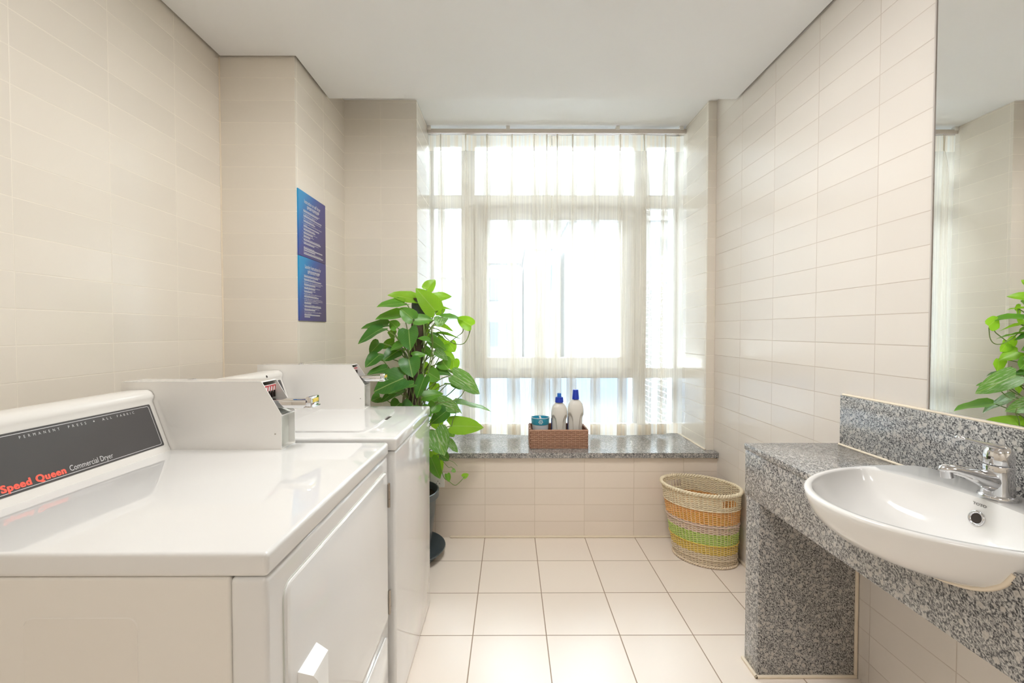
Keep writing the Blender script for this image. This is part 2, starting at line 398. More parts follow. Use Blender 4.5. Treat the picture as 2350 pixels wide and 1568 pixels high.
# ------------------------------------------------------------------ window
YG = 3.31
b = NB()
fx0, fx1, fz0, fz1 = NL, NR, ZS, ZN
def fbar(bm, x0, x1, z0, z1, y0=3.285, y1=3.345, bev=.004): box(bm, x0, x1, y0, y1, z0, z1, bev, 1)
fbar(b, fx0, fx0+.014, fz0, fz1); fbar(b, fx1-.014, fx1, fz0, fz1); fbar(b, fx0+.014, fx1-.014, fz1-.06, fz1); fbar(b, fx0+.014, fx1-.014, fz0, fz0+.05)
fbar(b, -.345, -.252, fz0, fz1, 3.275, 3.355); fbar(b, .885, .968, fz0, fz1, 3.275, 3.355)
fbar(b, fx0+.002, fx1-.002, 2.106, 2.198, 3.28, 3.35); fbar(b, fx0+.002, fx1-.002, .897, .968, 3.28, 3.35)
win = struct('window_1', b, M['upvc'])
WORLD[win.name] = Vector()
b = NB()
for a in ((-.251, -.166, 1.045, 2.022), (.798, .884, 1.045, 2.022), (-.251, .884, 2.022, 2.108), (-.251, .884, .966, 1.045)):
    fbar(b, a[0], a[1], a[2], a[3], 3.262, 3.315)
sash = obj('sash_frame', b, M['upvc'], win, 30)
b = NB(); box(b, .30, .36, 3.245, 3.263, 1.00, 1.03, .004); box(b, .315, .335, 3.225, 3.25, 1.005, 1.09, .004); obj('sash_handle', b, M['white'], sash)
for x0, x1, z0, z1 in ((fx0+.014, -.345, 2.198, 2.55), (-.252, .885, 2.198, 2.55), (.968, fx1-.014, 2.198, 2.55), (fx0+.014, -.345, .968, 2.112),
                       (.968, fx1-.014, .968, 2.112), (fx0+.014, -.345, .562, .897), (-.252, .885, .562, .897), (.968, fx1-.014, .562, .897)):
    b = NB(); box(b, x0, x1, 3.312, 3.318, z0, z1); obj('glass_pane', b, M['glass'], win, 0)
b = NB(); box(b, -.166, .798, 3.290, 3.296, 1.045, 2.022); obj('glass_pane', b, M['glass'], sash, 0)

# ------------------------------------------------------------------ outside
M['render_grey'] = plain('grey_render', srgb(106, 110, 115), .8, noise=.06, nscale=2)
M['pane_dark'] = plain('building_window', srgb(76, 84, 92), .3, noise=.1, nscale=2)
M['roofing'] = plain('pale_roofing', srgb(112, 112, 112), .7, noise=.05)
M['low_wall'] = plain('blue_grey_wall', srgb(92, 106, 122), .7, noise=.08, nscale=3)
M['white_tile_wall'] = tile_mat('white_brick', srgb(98, 106, 114), srgb(190, 190, 190), .5, .24, 4.0, .066, .02, gw=.006)
def building(name, label, x0, x1, y0, y1, z0, z1, nx, floors, mat):
    t = thing(name, label, 'building', ((x0+x1)/2, (y0+y1)/2, z0))
    b = NB(); box(b, x0, x1, y0, y1, z0, z1); obj('wall', b, mat, t, 0)
    b = NB(); box(b, x0-.1, x1+.1, y0-.1, y1+.1, z1, z1+.25); obj('roof', b, M['roofing'], t, 0)
    w = (x1-x0)/nx; h = 2.9; top = z1-.9
    for k in range(floors):
        for i in range(nx):
            b = NB(); cx = x0+(i+.5)*w; box(b, cx-w*.28, cx+w*.28, y0-.06, y0+.1, top-k*h-1.5, top-k*h); obj('window', b, M['pane_dark'], t, 0)
    return t
building('apartment_block', 'tall pale apartment block across the street seen through the right curtain', 3.2, 9.0, 25, 33, -6, 7.2, 4, 3, M['render_grey'])
building('apartment_block', 'pale block with stepped top seen through the left half of the middle window', -1.6, .6, 30, 38, -6, 5.6, 2, 3, M['render_grey'])
building('apartment_block', 'narrow pale house between two blocks behind the curtain middle', .9, 2.9, 27, 35, -6, 6.0, 2, 3, M['render_grey'])
building('apartment_block', 'low pale house far behind the potted plant leaves', -7, -2.2, 24, 30, -6, 4.0, 3, 2, M['render_grey'])
b = NB(); box(b, 1.72, 1.95, 3.7, 6.4, -3, 2.10); o = obj('neighbour_wall', b, M['white_tile_wall'], None, 0)
tag(o, 'white brick neighbouring wall running away outside the far window pane', 'wall')
b = NB(); box(b, -4, 1.7, 6.6, 6.8, -3, .60); o = obj('boundary_wall', b, M['low_wall'], None, 0)
tag(o, 'low blue-grey boundary wall outside below window height', 'wall')
b = NB(); box(b, -60, 60, 3.6, 120, -6.2, -6); o = struct('trim_4', b, plain('pale_paving', srgb(205, 203, 200), .8, noise=.08, nscale=1), 0); o.name = 'ground_outside'

# ------------------------------------------------------------------ added ceiling fill lamps, out of view, to brighten the room
def added_fill_lamp(x, y, label, power):
    t = thing('added_fill_lamp', label, 'lamp', (x, y, ZC), 'added ceiling fill lamps')
    b = NB(); 
    for a in ((x-.30, x+.30, y-.30, y-.28), (x-.30, x+.30, y+.28, y+.30), (x-.30, x-.28, y-.28, y+.28), (x+.28, x+.30, y-.28, y+.28)):
        box(b, *a, ZC-.012, ZC)
    obj('fill_lamp_frame', b, M['white'], t)
    b = NB(); box(b, x-.28, x+.28, y-.28, y+.28, ZC-.006, ZC-.001); t_ = NT('fill_emitter'); obj('fill_panel', b, t_.done(t_.n('ShaderNodeEmission', ins={0: (1, .995, .985, 1), 1: power/(math.pi*.3136)}).outputs[0]), t, 0)
added_fill_lamp(.05, 1.45, 'added square ceiling fill lamp over the aisle between washer and basin', 10)
added_fill_lamp(-.1, -.90, 'added square ceiling fill lamp above the entrance side of the room', 5.6)

# ------------------------------------------------------------------ machines
def console(root, xf, zt, y0, y1, name='console'):
    """extruded control housing: sloping face with a rolled top band"""
    P = [(-.000, .000), (-.006, .012), (-.050, .138), (-.047, .150), (-.046, .158), (-.052, .168), (-.064, .174), (-.120, .172), (-.126, .164), (-.126, 0)]
    b = NB(); prism(b, [(xf+p[0], zt+p[1]) for p in P], 'y', y0, y1)
    es = [e for e in b.edges if len(e.link_faces) == 2 and e.calc_face_angle(0) > math.radians(12)]
    bmesh.ops.bevel(b, geom=es, offset=.005, segments=3, profile=.5, affect='EDGES')
    return obj(name, b, M['console'], root, 50)
def on_panel(xf, zt, y, s, d=.0):
    """point on the sloping console face: s metres up the slope, d off it"""
    k = Vector((-.044, 0, .126)).normalized(); n = Vector((.126, 0, .044)).normalized()
    p = Vector((xf-.006, y, zt+.012))+k*s+n*d
    return p
PV = Vector((-.044, 0, .126)).normalized(); PU = Vector((0, 1, 0))
def slab_on_panel(name, mat, root, xf, zt, y0, y1, s0, s1, d, r=.006):
    b = NB(); out = rrect(y1-y0, s1-s0, r)
    lo = [on_panel(xf, zt, (y0+y1)/2+p[0], (s0+s1)/2+p[1], .0002) for p in out]
    hi = [on_panel(xf, zt, (y0+y1)/2+p[0], (s0+s1)/2+p[1], d) for p in out]
    rings(b, [lo, hi]); return obj(name, b, mat, root, 30)
def line_on_panel(name, mat, root, xf, zt, y0, y1, s0, s1, d, w=.0012, r=.006):
    b = NB(); A = rrect(y1-y0, s1-s0, r); B = rrect(y1-y0-2*w, s1-s0-2*w, r-w)
    f = lambda p, dd: on_panel(xf, zt, (y0+y1)/2+p[0], (s0+s1)/2+p[1], dd)
    rs = [[f(p, d-.0003) for p in A], [f(p, d+.0002) for p in A], [f(p, d+.0002) for p in B], [f(p, d-.0003) for p in B]]
    rs.append(rs[0]); rings(b, rs, True, False, False); bmesh.ops.remove_doubles(b, verts=b.verts, dist=1e-6)
    return obj(name, b, mat, root, 30)
def coin_box(root, xf, zb, y0, y1, h=.195, back=-1.12, slant=.055, front_h=.102):
    """sheet-metal coin meter: two side plates, roof, recessed face, sloping coin plate, chrome slide"""
    prof = [(xf, zb), (xf, zb+front_h), (xf-slant, zb+h), (back, zb+h), (back, zb)]
    th = .002
    b = NB()
    prism(b, prof, 'y', y0, y0+th); prism(b, prof, 'y', y1-th, y1)
    body = obj('coin_box', b, M['box_paint'], root, 20)
    b = NB(); prism(b, [(xf-slant, zb+h-.001), (xf-slant-.004, zb+h+.0015), (back, zb+h+.0015), (back, zb+h-.001)], 'y', y0+.0005, y1-.0005); obj('lid_plate', b, M['enamel'], body, 20)
    b = NB(); box(b, back, back+.002, y0+th, y1-th, zb, zb+h-.001); obj('back_plate', b, M['box_paint'], body, 0)
    # recessed lower front, its sill and its head flange
    b = NB(); box(b, xf-.022, xf-.019, y0+th, y1-th, zb+.002, zb+front_h-.004); obj('cash_drawer_face', b, M['recess'], body, 0)
    b = NB(); box(b, xf-.022, xf+.001, y0+th, y1-th, zb, zb+.003); obj('bottom_flange', b, M['box_paint'], body, 0)
    b = NB(); box(b, xf-.06, xf, y0+th, y1-th, zb+front_h-.006, zb+front_h-.003); obj('front_flange', b, M['box_paint'], body, 0)
    # inner sloping tray under the slide and coin plate above it
    b = NB(); prism(b, [(xf-.085, zb+.150), (xf-.050, zb+.118), (xf-.012, zb+front_h-.002), (xf-.014, zb+front_h-.004), (xf-.087, zb+.146)], 'y', y0+th, y1-th)
    obj('coin_tray', b, M['recess'], body, 20)
    b = NB(); prism(b, [(xf-slant-.004, zb+h-.012), (xf-slant-.001, zb+h-.012), (xf-.060, zb+.150), (xf-.070, zb+.150)], 'y', y0+th, y1-th)
    obj('coin_plate', b, M['box_paint'], body, 20)
    ux = Vector((-.060+slant+.001, 0, .150-h+.012)); L = ux.length; ux.normalize()
    def pl(y, s, d): return Vector((xf-slant-.001, y, zb+h-.012))+ux*s+Vector((-ux.z, 0, ux.x))*d
    ym = (y0+y1)/2; wy = (y1-y0)*.44
    b = NB(); rings(b, [[pl(ym+a*wy, s, d) for a, s in ((-1, .002), (1, .002), (1, .029), (-1, .029))] for d in (.0002, .0012)]); pr = obj('price_label', b, M['red'], body, 0)
    for k in range(5):
        yy = ym+(-.76+.38*k)*wy; b = NB()
        out = [(yy+.0040*math.cos(a), .0155+.0105*math.sin(a)) for a in [2*math.pi*i/12 for i in range(12)]]
        rings(b, [[pl(p[0], p[1], d) for p in out] for d in (.0012, .0018)]); obj('coin_symbol', b, M['white'], body, 0)
    for k in range(5):
        yy = ym+(-.76+.38*k)*wy; b = NB()
        box(b, xf-.066, xf-.052, yy-.0016, yy+.0016, zb+.144, zb+.164, .0006, 1); obj('coin_slot', b, M['gap'], body, 0)
    # slide
    b = NB(); box(b, xf-.14, xf+.068, ym-.026, ym+.026, zb+.136, zb+.141, .0015); box(b, xf-.14, xf+.066, ym-.026, ym-.022, zb+.118, zb+.138, .001); box(b, xf-.14, xf+.066, ym+.022, ym+.026, zb+.118, zb+.138, .001)
    sl = obj('coin_slide', b, M['chrome'], body, 30)
    b = NB(); box(b, xf+.064, xf+.080, ym-.030, ym+.030, zb+.121, zb+.150, .003); box(b, xf+.060, xf+.083, ym-.032, ym+.032, zb+.117, zb+.122, .0015); obj('slide_grip', b, M['chrome'], body, 30)
    b = NB(); box(b, xf+.0795, xf+.0812, ym-.016, ym+.022, zb+.132, zb+.143, .0004, 1); obj('slide_label', b, M['yellow'], body, 0)
    # side screw and lid lock
    b = NB(); tube(b, [(xf-.018, y0+.001, zb+.045), (xf-.018, y0-.0012, zb+.045)], .0022, 8); obj('screw', b, M['steel'], body, 30)
    b = NB(); lathe(b, [(.011, 0), (.011, .003), (.009, .0045), (.0, .0046)], (back+.16, (y0+y1)/2+.02, zb+h+.001), 16, cap1=False); obj('lid_lock', b, M['chrome'], body, 40)
    return body
def cabinet(root, x0, x1, y0, y1, zt, top_h, ov=.004):
    b = NB(); box(b, x0, x1-.060, y0+ov, y1-ov, .012, zt-top_h-.001); 
    bevel_all(b, .006, 3); obj('cabinet', b, M['enamel_side'], root)
    b = NB(); box(b, x0, x1+.001, y0, y1, zt-top_h, zt); 
    bmesh.ops.bevel(b, geom=list(b.edges), offset=.0085, segments=5, profile=.55, affect='EDGES'); obj('top_panel', b, M['enamel'], root, 60)
    for y in (y0+.06, y1-.06):
        for x in (x0+.06, x1-.10):
            b = NB(); lathe(b, [(.018, 0), (.018, .008), (.008, .010), (.008, .016)], (x, y, 0), 14); obj('foot', b, M['grey_plastic'], root)
# dryer
DX, DY0, DY1, DZ = -.376, .702, 1.408, .893
dry = thing('tumble_dryer', 'white coin-operated tumble dryer nearest the camera with charcoal control label', 'dryer', (-.72, 1.055, 0))
cabinet(dry, -1.085, DX, DY0, DY1, DZ, .038)
b = NB(); box(b, DX-.0595, DX-.001, DY0+.002, DY1-.004, .012, DZ-.0395); bevel_all(b, .009, 4); obj('front_panel', b, M['enamel'], dry)
# embossed side plate (thin raised outline pressed into the cabinet side)
b = NB(); out = rrect(.178, .50, .016)
rings(b, [[(-.668+p[0], DY0+.0042, .541+p[1]) for p in out], [(-.668+p[0]*.985, DY0+.0026, .541+p[1]*.994) for p in out]]); obj('side_embossing', b, M['enamel_side'], dry, 30)
# door
b = NB(); yc, zc = (DY0+.052+1.380)/2, (.812+.345)/2; out = rrect(1.380-DY0-.052, .812-.345, .022)
big = rrect(1.380-DY0-.052+.006, .812-.345+.006, .025)
rings(b, [[(DX-.0008, yc+p[0], zc+p[1]) for p in big], [(DX-.0005+.0004, yc+p[0], zc+p[1]) for p in big]]); obj('door_gasket', b, M['recess'], dry, 30)
b = NB(); rings(b, [[(DX-.0006, yc+p[0], zc+p[1]) for p in out], [(DX+.0025, yc+p[0], zc+p[1]) for p in out], [(DX+.0045, yc+p[0]*.993, zc+p[1]*.989) for p in out]])
door = obj('door', b, M['enamel'], dry, 35)
for zz in (.735, .405):
    b = NB(); box(b, DX-.001, DX+.006, 1.386, 1.394, zz-.036, zz+.036, .001, 1); tube(b, [(DX+.006, 1.390, zz-.037), (DX+.006, 1.390, zz-.012)], .004, 8); tube(b, [(DX+.006, 1.390, zz-.011), (DX+.006, 1.390, zz+.012)], .004, 8); tube(b, [(DX+.006, 1.390, zz+.013), (DX+.006, 1.390, zz+.037)], .004, 8)
    obj('hinge', b, M['steel'], dry, 30)
b = NB()
rings(b, [[(DX+.004, y, z) for y, z in ((.790, .470), (.868, .470), (.868, .640), (.790, .640))], [(DX+.030, y, z) for y, z in ((.794, .474), (.860, .474), (.860, .630), (.794, .630))], [(DX+.036, y, z) for y, z in ((.800, .480), (.840, .480), (.840, .616), (.800, .616))]])
bevel_all(b, .004, 3, 20); obj('door_handle', b, M['white'], door, 40)
b = NB(); out = rrect(.62, .27, .014)
rings(b, [[(DX-.0006, 1.06+p[0], .18+p[1]) for p in out], [(DX+.003, 1.06+p[0], .18+p[1]) for p in out], [(DX+.005, 1.06+p[0]*.99, .18+p[1]*.98) for p in out]]); obj('lower_panel', b, M['enamel'], dry, 35)
CX0 = -.979
cons = console(dry, CX0, DZ, DY0+.004, 1.321)
SL = .1335
lab = slab_on_panel('label_plate', M['panel'], cons, CX0, DZ, .735, 1.306, .006, SL-.004, .001, .004)
line_on_panel('label_border', M['print_white'], cons, CX0, DZ, .741, 1.299, .0105, SL-.0085, .0012)
def panel_text(s, y, ss, width, size, mat, **kw):
    return text('lettering', s, on_panel(CX0, DZ, y, ss, .0012), PU, PV, width, size, mat, cons, **kw)
panel_text('PERMANENT', .954, .1125, .086, .0088, M['print_white'], spacing=2.4)
panel_text('PRESS', 1.060, .1125, .045, .0088, M['print_white'], spacing=2.4)
b = NB(); out = [(.0017*math.cos(a), .0017*math.sin(a)) for a in [2*math.pi*i/14 for i in range(14)]]
rings(b, [[on_panel(CX0, DZ, 1.126+p[0], .1155+p[1], d) for p in out] for d in (.0011, .0016)]); obj('lettering', b, M['print_white'], cons, 0)
panel_text('ALL', 1.149, .1125, .027, .0088, M['print_white'], spacing=2.2)
panel_text('FABRIC', 1.192, .1125, .054, .0088, M['print_white'], spacing=2.2)
panel_text('Speed Queen', .889, .0150, .132, .0205, M['print_red'], bold=.022, spacing=1.12, smear=((.03, 0), (.06, 0), (.085, .0), (.03, .03), (.06, .03)))
panel_text('Commercial Dryer', 1.030, .0162, .112, .0185, M['print_white'])
coin_box(dry, -.661, DZ, 1.323, 1.407)
# washer
WX, WY0, WY1, WZ = -.360, 1.436, 2.055, .899
wash = thing('washing_machine', 'white top-loading washing machine standing between the dryer and the potted plant', 'washing machine', (-.70, 1.745, 0))
cabinet(wash, -1.03, WX, WY0, WY1, WZ, .041)
b = NB(); box(b, WX-.0595, WX-.002, WY0+.002, WY1-.002, .004, WZ-.0425); bevel_all(b, .009, 4); obj('front_panel', b, M['enamel'], wash)
b = NB(); lidp = [(-.80, 1.515), (-.505, 1.515), (-.487, 1.530), (-.472, 1.62), (-.480, 1.90), (-.488, 1.935), (-.80, 1.935)]
prism(b, lidp, 'z', WZ-.001, WZ+.006); bevel_all(b, .0035, 3); lid = obj('lid', b, M['enamel'], wash, 50)
b = NB(); box(b, -.484, -.466, 1.735, 1.80, WZ-.0005, WZ+.0008, .0003, 1); obj('lid_finger_notch', b, M['gap'], lid, 0)
WC = -.932
wcon = console(wash, WC, WZ-.006, WY0+.004, 1.972)
slab_on_panel('label_plate', M['panel'], wcon, WC, WZ-.006, 1.46, 1.957, .006, SL-.004, .001, .004)
b = NB(); tube(b, [(WC-.050, 1.845, WZ+.152), (WC-.0452, 1.845, WZ+.1535)], .0045, 12); obj('screw_hole', b, M['gap'], wcon, 30)
coin_box(wash, -.628, WZ, 1.976, 2.056, h=.189, back=-1.088, front_h=.106)

# ------------------------------------------------------------------ instruction signs on the pier side
def poster(name, label, z0, z1, title, sub, rows, first):
    y0, y1 = 2.150, 2.463
    t = thing(name, label, 'sign', (XP, (y0+y1)/2, z0))
    b = NB(); box(b, XP, XP+.006, y0, y1, z0, z1, .0008, 1); obj('board', b, sign_mat(name+'_print', y0, y1, z0, z1), t, 0)
    U, V = Vector((0, 1, 0)), Vector((0, 0, 1)); x = XP+.0062
    text('lettering', title, (x, y0+.062, z1-.052), U, V, .185, .026, M['print_white'], t, bold=.01)
    text('lettering', sub, (x, y0+.092, z1-.074), U, V, .140, .0185, M['print_white'], t, bold=.02)
    # small print: rows of short marks, too fine to read in the photo
    b = NB(); rng = random.Random(len(title)); z = z1-.088
    nums = []
    for i, (w, tall, num) in enumerate(rows):
        h = .0058 if tall else .0034
        y = y0+.052; end = y0+.052+w
        while y < end-.004:
            ww = rng.uniform(.004, .006) if tall else rng.uniform(.006, .018)
            ww = min(ww, end-y)
            vs = [(x+.0002, y, z), (x+.0002, y+ww, z), (x+.0002, y+ww, z+h), (x+.0002, y, z+h)]
            if tall:   # square character blocks, broken by a bar
                for za, zb in ((0, .36), (.52, 1)):
                    b.faces.new([b.verts.new((x+.0002, yy, z+h*zz)) for yy, zz in ((y, za), (y+ww*.86, za), (y+ww*.86, zb), (y, zb))])
                y += ww
            else:
                k = max(2, int(ww/.0028)); q = ww/k
                for j in range(k):
                    hh = h*(1.25 if rng.random() < .25 else .8)
                    b.faces.new([b.verts.new((x+.0002, yy, zz)) for yy, zz in ((y+j*q, z), (y+j*q+q*.72, z), (y+j*q+q*.72, z+hh), (y+j*q, z+hh))])
                y += ww+.0028
        if num: nums.append((num, z))
        z -= .0089 if tall else .0074
    obj('small_print', b, M['print_white'], t, 0)
    for n, zz in nums: text('numeral', n, (x, y0+.040, zz), U, V, None, .0062, M['print_white'], t)
rows1 = []
for i, (n, ws) in enumerate((('1', (.19, .17)), ('2', (.15, .13, .21)), ('3', (.205, .12, .13)), ('4', (.21, .04, .18)), ('5', (.13, .135)), ('6', (.155, .105)), ('7', (.12, .075)), ('8', (.19, .20)), ('9', (.17, .12)))):
    for k, w in enumerate(ws): rows1.append((w, k == len(ws)-1, n if k == 0 else None))
rows1 += [(.001, False, None), (.12, False, None), (.22, True, None), (.13, True, None), (.20, False, None), (.225, True, None)]
rows2 = []
for i, (n, ws) in enumerate((('1', (.18, .16)), ('2', (.13, .20)), ('3', (.215, .19, .13)), ('4', (.18, .125)), ('5', (.13, .09)), ('6', (.205, .145, .165)), ('7', (.21, .215, .165, .08)), ('8', (.19, .195)), ('9', (.17, .125)))):
    for k, w in enumerate(ws): rows2.append((w, k == len(ws)-1, n if k == 0 else None))
rows2 += [(.195, False, None), (.08, False, None), (.18, True, None), (.065, True, None)]
poster('instruction_sign', 'upper blue wall sign with dryer instructions in white print', 1.590, 1.900, 'Instruction on self dryer', '自助烘干机使用流程', rows1, 0)
poster('instruction_sign', 'lower blue wall sign with laundry instructions in white print', 1.284, 1.589, 'Laundry Instructions for', '自助洗衣机操作流程', rows2, 0)

# ------------------------------------------------------------------ curtains
YC = 3.125
def curtain(label, xa, xb, pleats, seed, lean):
    rng = random.Random(seed)
    t = thing('sheer_curtain', label, 'curtain', ((xa+xb)/2, YC, ZS), 'sheer window curtains')
    top, head = 2.553, 2.450
    par = [(rng.uniform(.8, 1.3), rng.uniform(-.02, .02), rng.uniform(.6, 1.3), rng.uniform(0, 6.28)) for _ in pleats]
    zs = [top, top-.02, top-.05, head+.02, head, head-.02, head-.05, head-.09, head-.14, head-.2]
    z = head-.2
    while z > .75: z -= .09; zs.append(z)
    zs += [.66, .60, .56]
    b = NB(); uvl = b.loops.layers.uv.new('UVMap'); R = []; S = []
    for z in zs:
        row, ss, s = [], [], 0.0
        d = max(0, head-z)
        for i in range(len(pleats)+1):
            x0 = xa if i == 0 else pleats[i-1]; x1 = xb if i == len(pleats) else pleats[i]
            for k in range(9):           # flat run between two pleats
                f = (k+.5)/9; x = x0+(x1-x0)*f
                bil = .012*math.sin(f*math.pi)*(1+.6*math.sin(3*z+i))*(.4+min(1, d*2)) 
                row.append((x, YC+bil+.006*math.sin(9*x+2.2*z+seed), z)); ss.append(s+(x-x0))
            s += (x1-x0)
            if i < len(pleats):
                xp = pleats[i]; a, dr, wv, ph = par[i]
                grow = min(1, d/.16)**.7
                w = .0035+(.017+.016*min(1, d/1.6)*wv)*a*grow
                if d == 0 and z < top-.03: w = .003
                if z >= top-.03: w = .006
                dp = .012+.022*grow
                xx = xp+lean*d*.012+dr*min(1, d/1.2)+.008*wv*math.sin(1.7*z+ph)*min(1, d)
                for (px, py) in ((.25, 0), (-.55, .25), (-1, .6), (-.85, .92), (-.35, 1), (0, .72), (.35, 1), (.85, .92), (1, .6), (.55, .25), (-.25, 0)):
                    row.append((xx+px*w, YC-py*dp-.004, z)); ss.append(s); s += .011
        R.append(row); S.append(ss)
    # scalloped hem
    R[-1] = [(x, y, ZS+.012+.006*math.sin(8*x+seed)+.25*max(0, YC-y)) for x, y, z in R[-1]]
    V = [[b.verts.new(p) for p in r] for r in R]
    for j in range(len(R)-1):
        for i in range(len(R[0])-1):
            f = b.faces.new((V[j][i], V[j+1][i], V[j+1][i+1], V[j][i+1]))
            for lp, (jj, ii) in zip(f.loops, ((j, i), (j+1, i), (j+1, i+1), (j, i+1))): lp[uvl].uv = (S[jj][ii]+seed, R[jj][ii][2])
    obj('curtain_cloth', b, M['curtain'], t, 60, False)
    for xp in pleats:
        b = NB(); tube(b, [(xp, YC-.004, top-.02), (xp, YC-.006, top+.003), (xp+.004, YC-.006, top+.006)], .0016, 6); obj('curtain_hook', b, M['steel'], t)
curtain('left sheer white curtain panel hanging beside the potted plant', NL+.004, .278, [-.466, -.299, -.155, .012, .161, .246], 3, .3)
curtain('right sheer white curtain panel hanging behind the two bottles', .282, NR-.004, [.316, .420, .569, .740, .901, 1.045], 11, -.2)
rail = thing('curtain_rail', 'slim grey aluminium curtain rail under the bay ceiling', 'curtain rail', (.313, YC, 2.56))
b = NB(); prism(b, [(YC-.013, 2.562), (YC-.013, 2.588), (YC-.009, 2.592), (YC+.012, 2.592), (YC+.012, 2.562), (YC+.004, 2.562), (YC+.004, 2.567), (YC-.004, 2.567), (YC-.004, 2.562)], 'x', NL+.003, NR-.003); obj('rail_track', b, M['rail'], rail, 20)
for x in (-.545, -.015, .722, 1.152):
    b = NB(); box(b, x-.013, x+.013, YC-.017, YC+.010, 2.584, ZN-.001, .002); obj('rail_bracket', b, M['upvc'], rail)

# ------------------------------------------------------------------ basket with laundry products on the sill
M['weave'] = plain('brown_weave', srgb(198, 154, 128), .5, noise=.22, nscale=80)
M['weave_dark'] = plain('brown_weave_ground', srgb(150, 102, 76), .7, noise=.3, nscale=80)
BX0, BX1, BY0, BY1, BH = .122, .476, 2.800, 3.010, .115
bas = thing('storage_basket', 'brown woven rectangular storage basket on the granite window sill', 'basket', ((BX0+BX1)/2, (BY0+BY1)/2, ZS))
b = NB(); t_ = .006
for a in ((BX0, BX1, BY0, BY0+t_), (BX0, BX1, BY1-t_, BY1), (BX0, BX0+t_, BY0+t_, BY1-t_), (BX1-t_, BX1, BY0+t_, BY1-t_)): box(b, *a, ZS+.004, ZS+BH-.003)
box(b, BX0, BX1, BY0, BY1, ZS+.0005, ZS+.005)
obj('basket_walls', b, M['weave_dark'], bas, 0)
b = NB(); nr = 10; rh = BH/nr
def strips(n, put):
    for r in range(nr):
        z = ZS+r*rh+rh*.5; off = (r % 2)*.5
        for i in range(-1, n+1):
            u0, u1 = (i+off)/n+.012, (i+off+1)/n-.012
            u0, u1 = max(0, u0), min(1, u1)
            if u1-u0 > .02: put(u0, u1, z-rh*.33, z+rh*.33, .0028)
        for i in range(n+1):
            u = (i+off)/n
            if 0 < u < 1: put(u-.007, u+.007, z-rh*.62, z+rh*.62, .0040)
strips(7, lambda u0, u1, z0, z1, d: box(b, BX0+u0*(BX1-BX0), BX0+u1*(BX1-BX0), BY0-d, BY0+.001, z0, z1, .0006, 1))
strips(7, lambda u0, u1, z0, z1, d: box(b, BX0+u0*(BX1-BX0), BX0+u1*(BX1-BX0), BY1-.001, BY1+d, z0, z1))
for s_, xx in ((-1, BX0), (1, BX1)):
    strips(4, lambda u0, u1, z0, z1, d: box(b, min(xx, xx+s_*d), max(xx, xx+s_*d), BY0+u0*(BY1-BY0), BY0+u1*(BY1-BY0), z0, z1))
strips(4, lambda u0, u1, z0, z1, d: box(b, BX0+t_-.001, BX0+t_+d, BY0+u0*(BY1-BY0), BY0+u1*(BY1-BY0), z0, z1))
wv = obj('basket_weave', b, M['weave'], bas, 0); 
b = NB(); tube(b, [(BX0+.002, BY0+.002, ZS+BH-.002), (BX1-.002, BY0+.002, ZS+BH-.002), (BX1-.002, BY1-.002, ZS+BH-.002), (BX0+.002, BY1-.002, ZS+BH-.002)], .0045, 8, True); obj('basket_rim', b, M['weave'], bas)
M['bottle'] = plain('white_bottle_plastic', srgb(236, 232, 224), .32, noise=.01)
M['blue_cap'] = plain('blue_cap', srgb(36, 66, 190), .35, noise=.03)
M['blue_cap2'] = plain('bright_blue_spout', srgb(42, 112, 214), .3, noise=.03)
M['blue_label'] = plain('blue_bottle_label', srgb(66, 96, 176), .4, noise=.2)
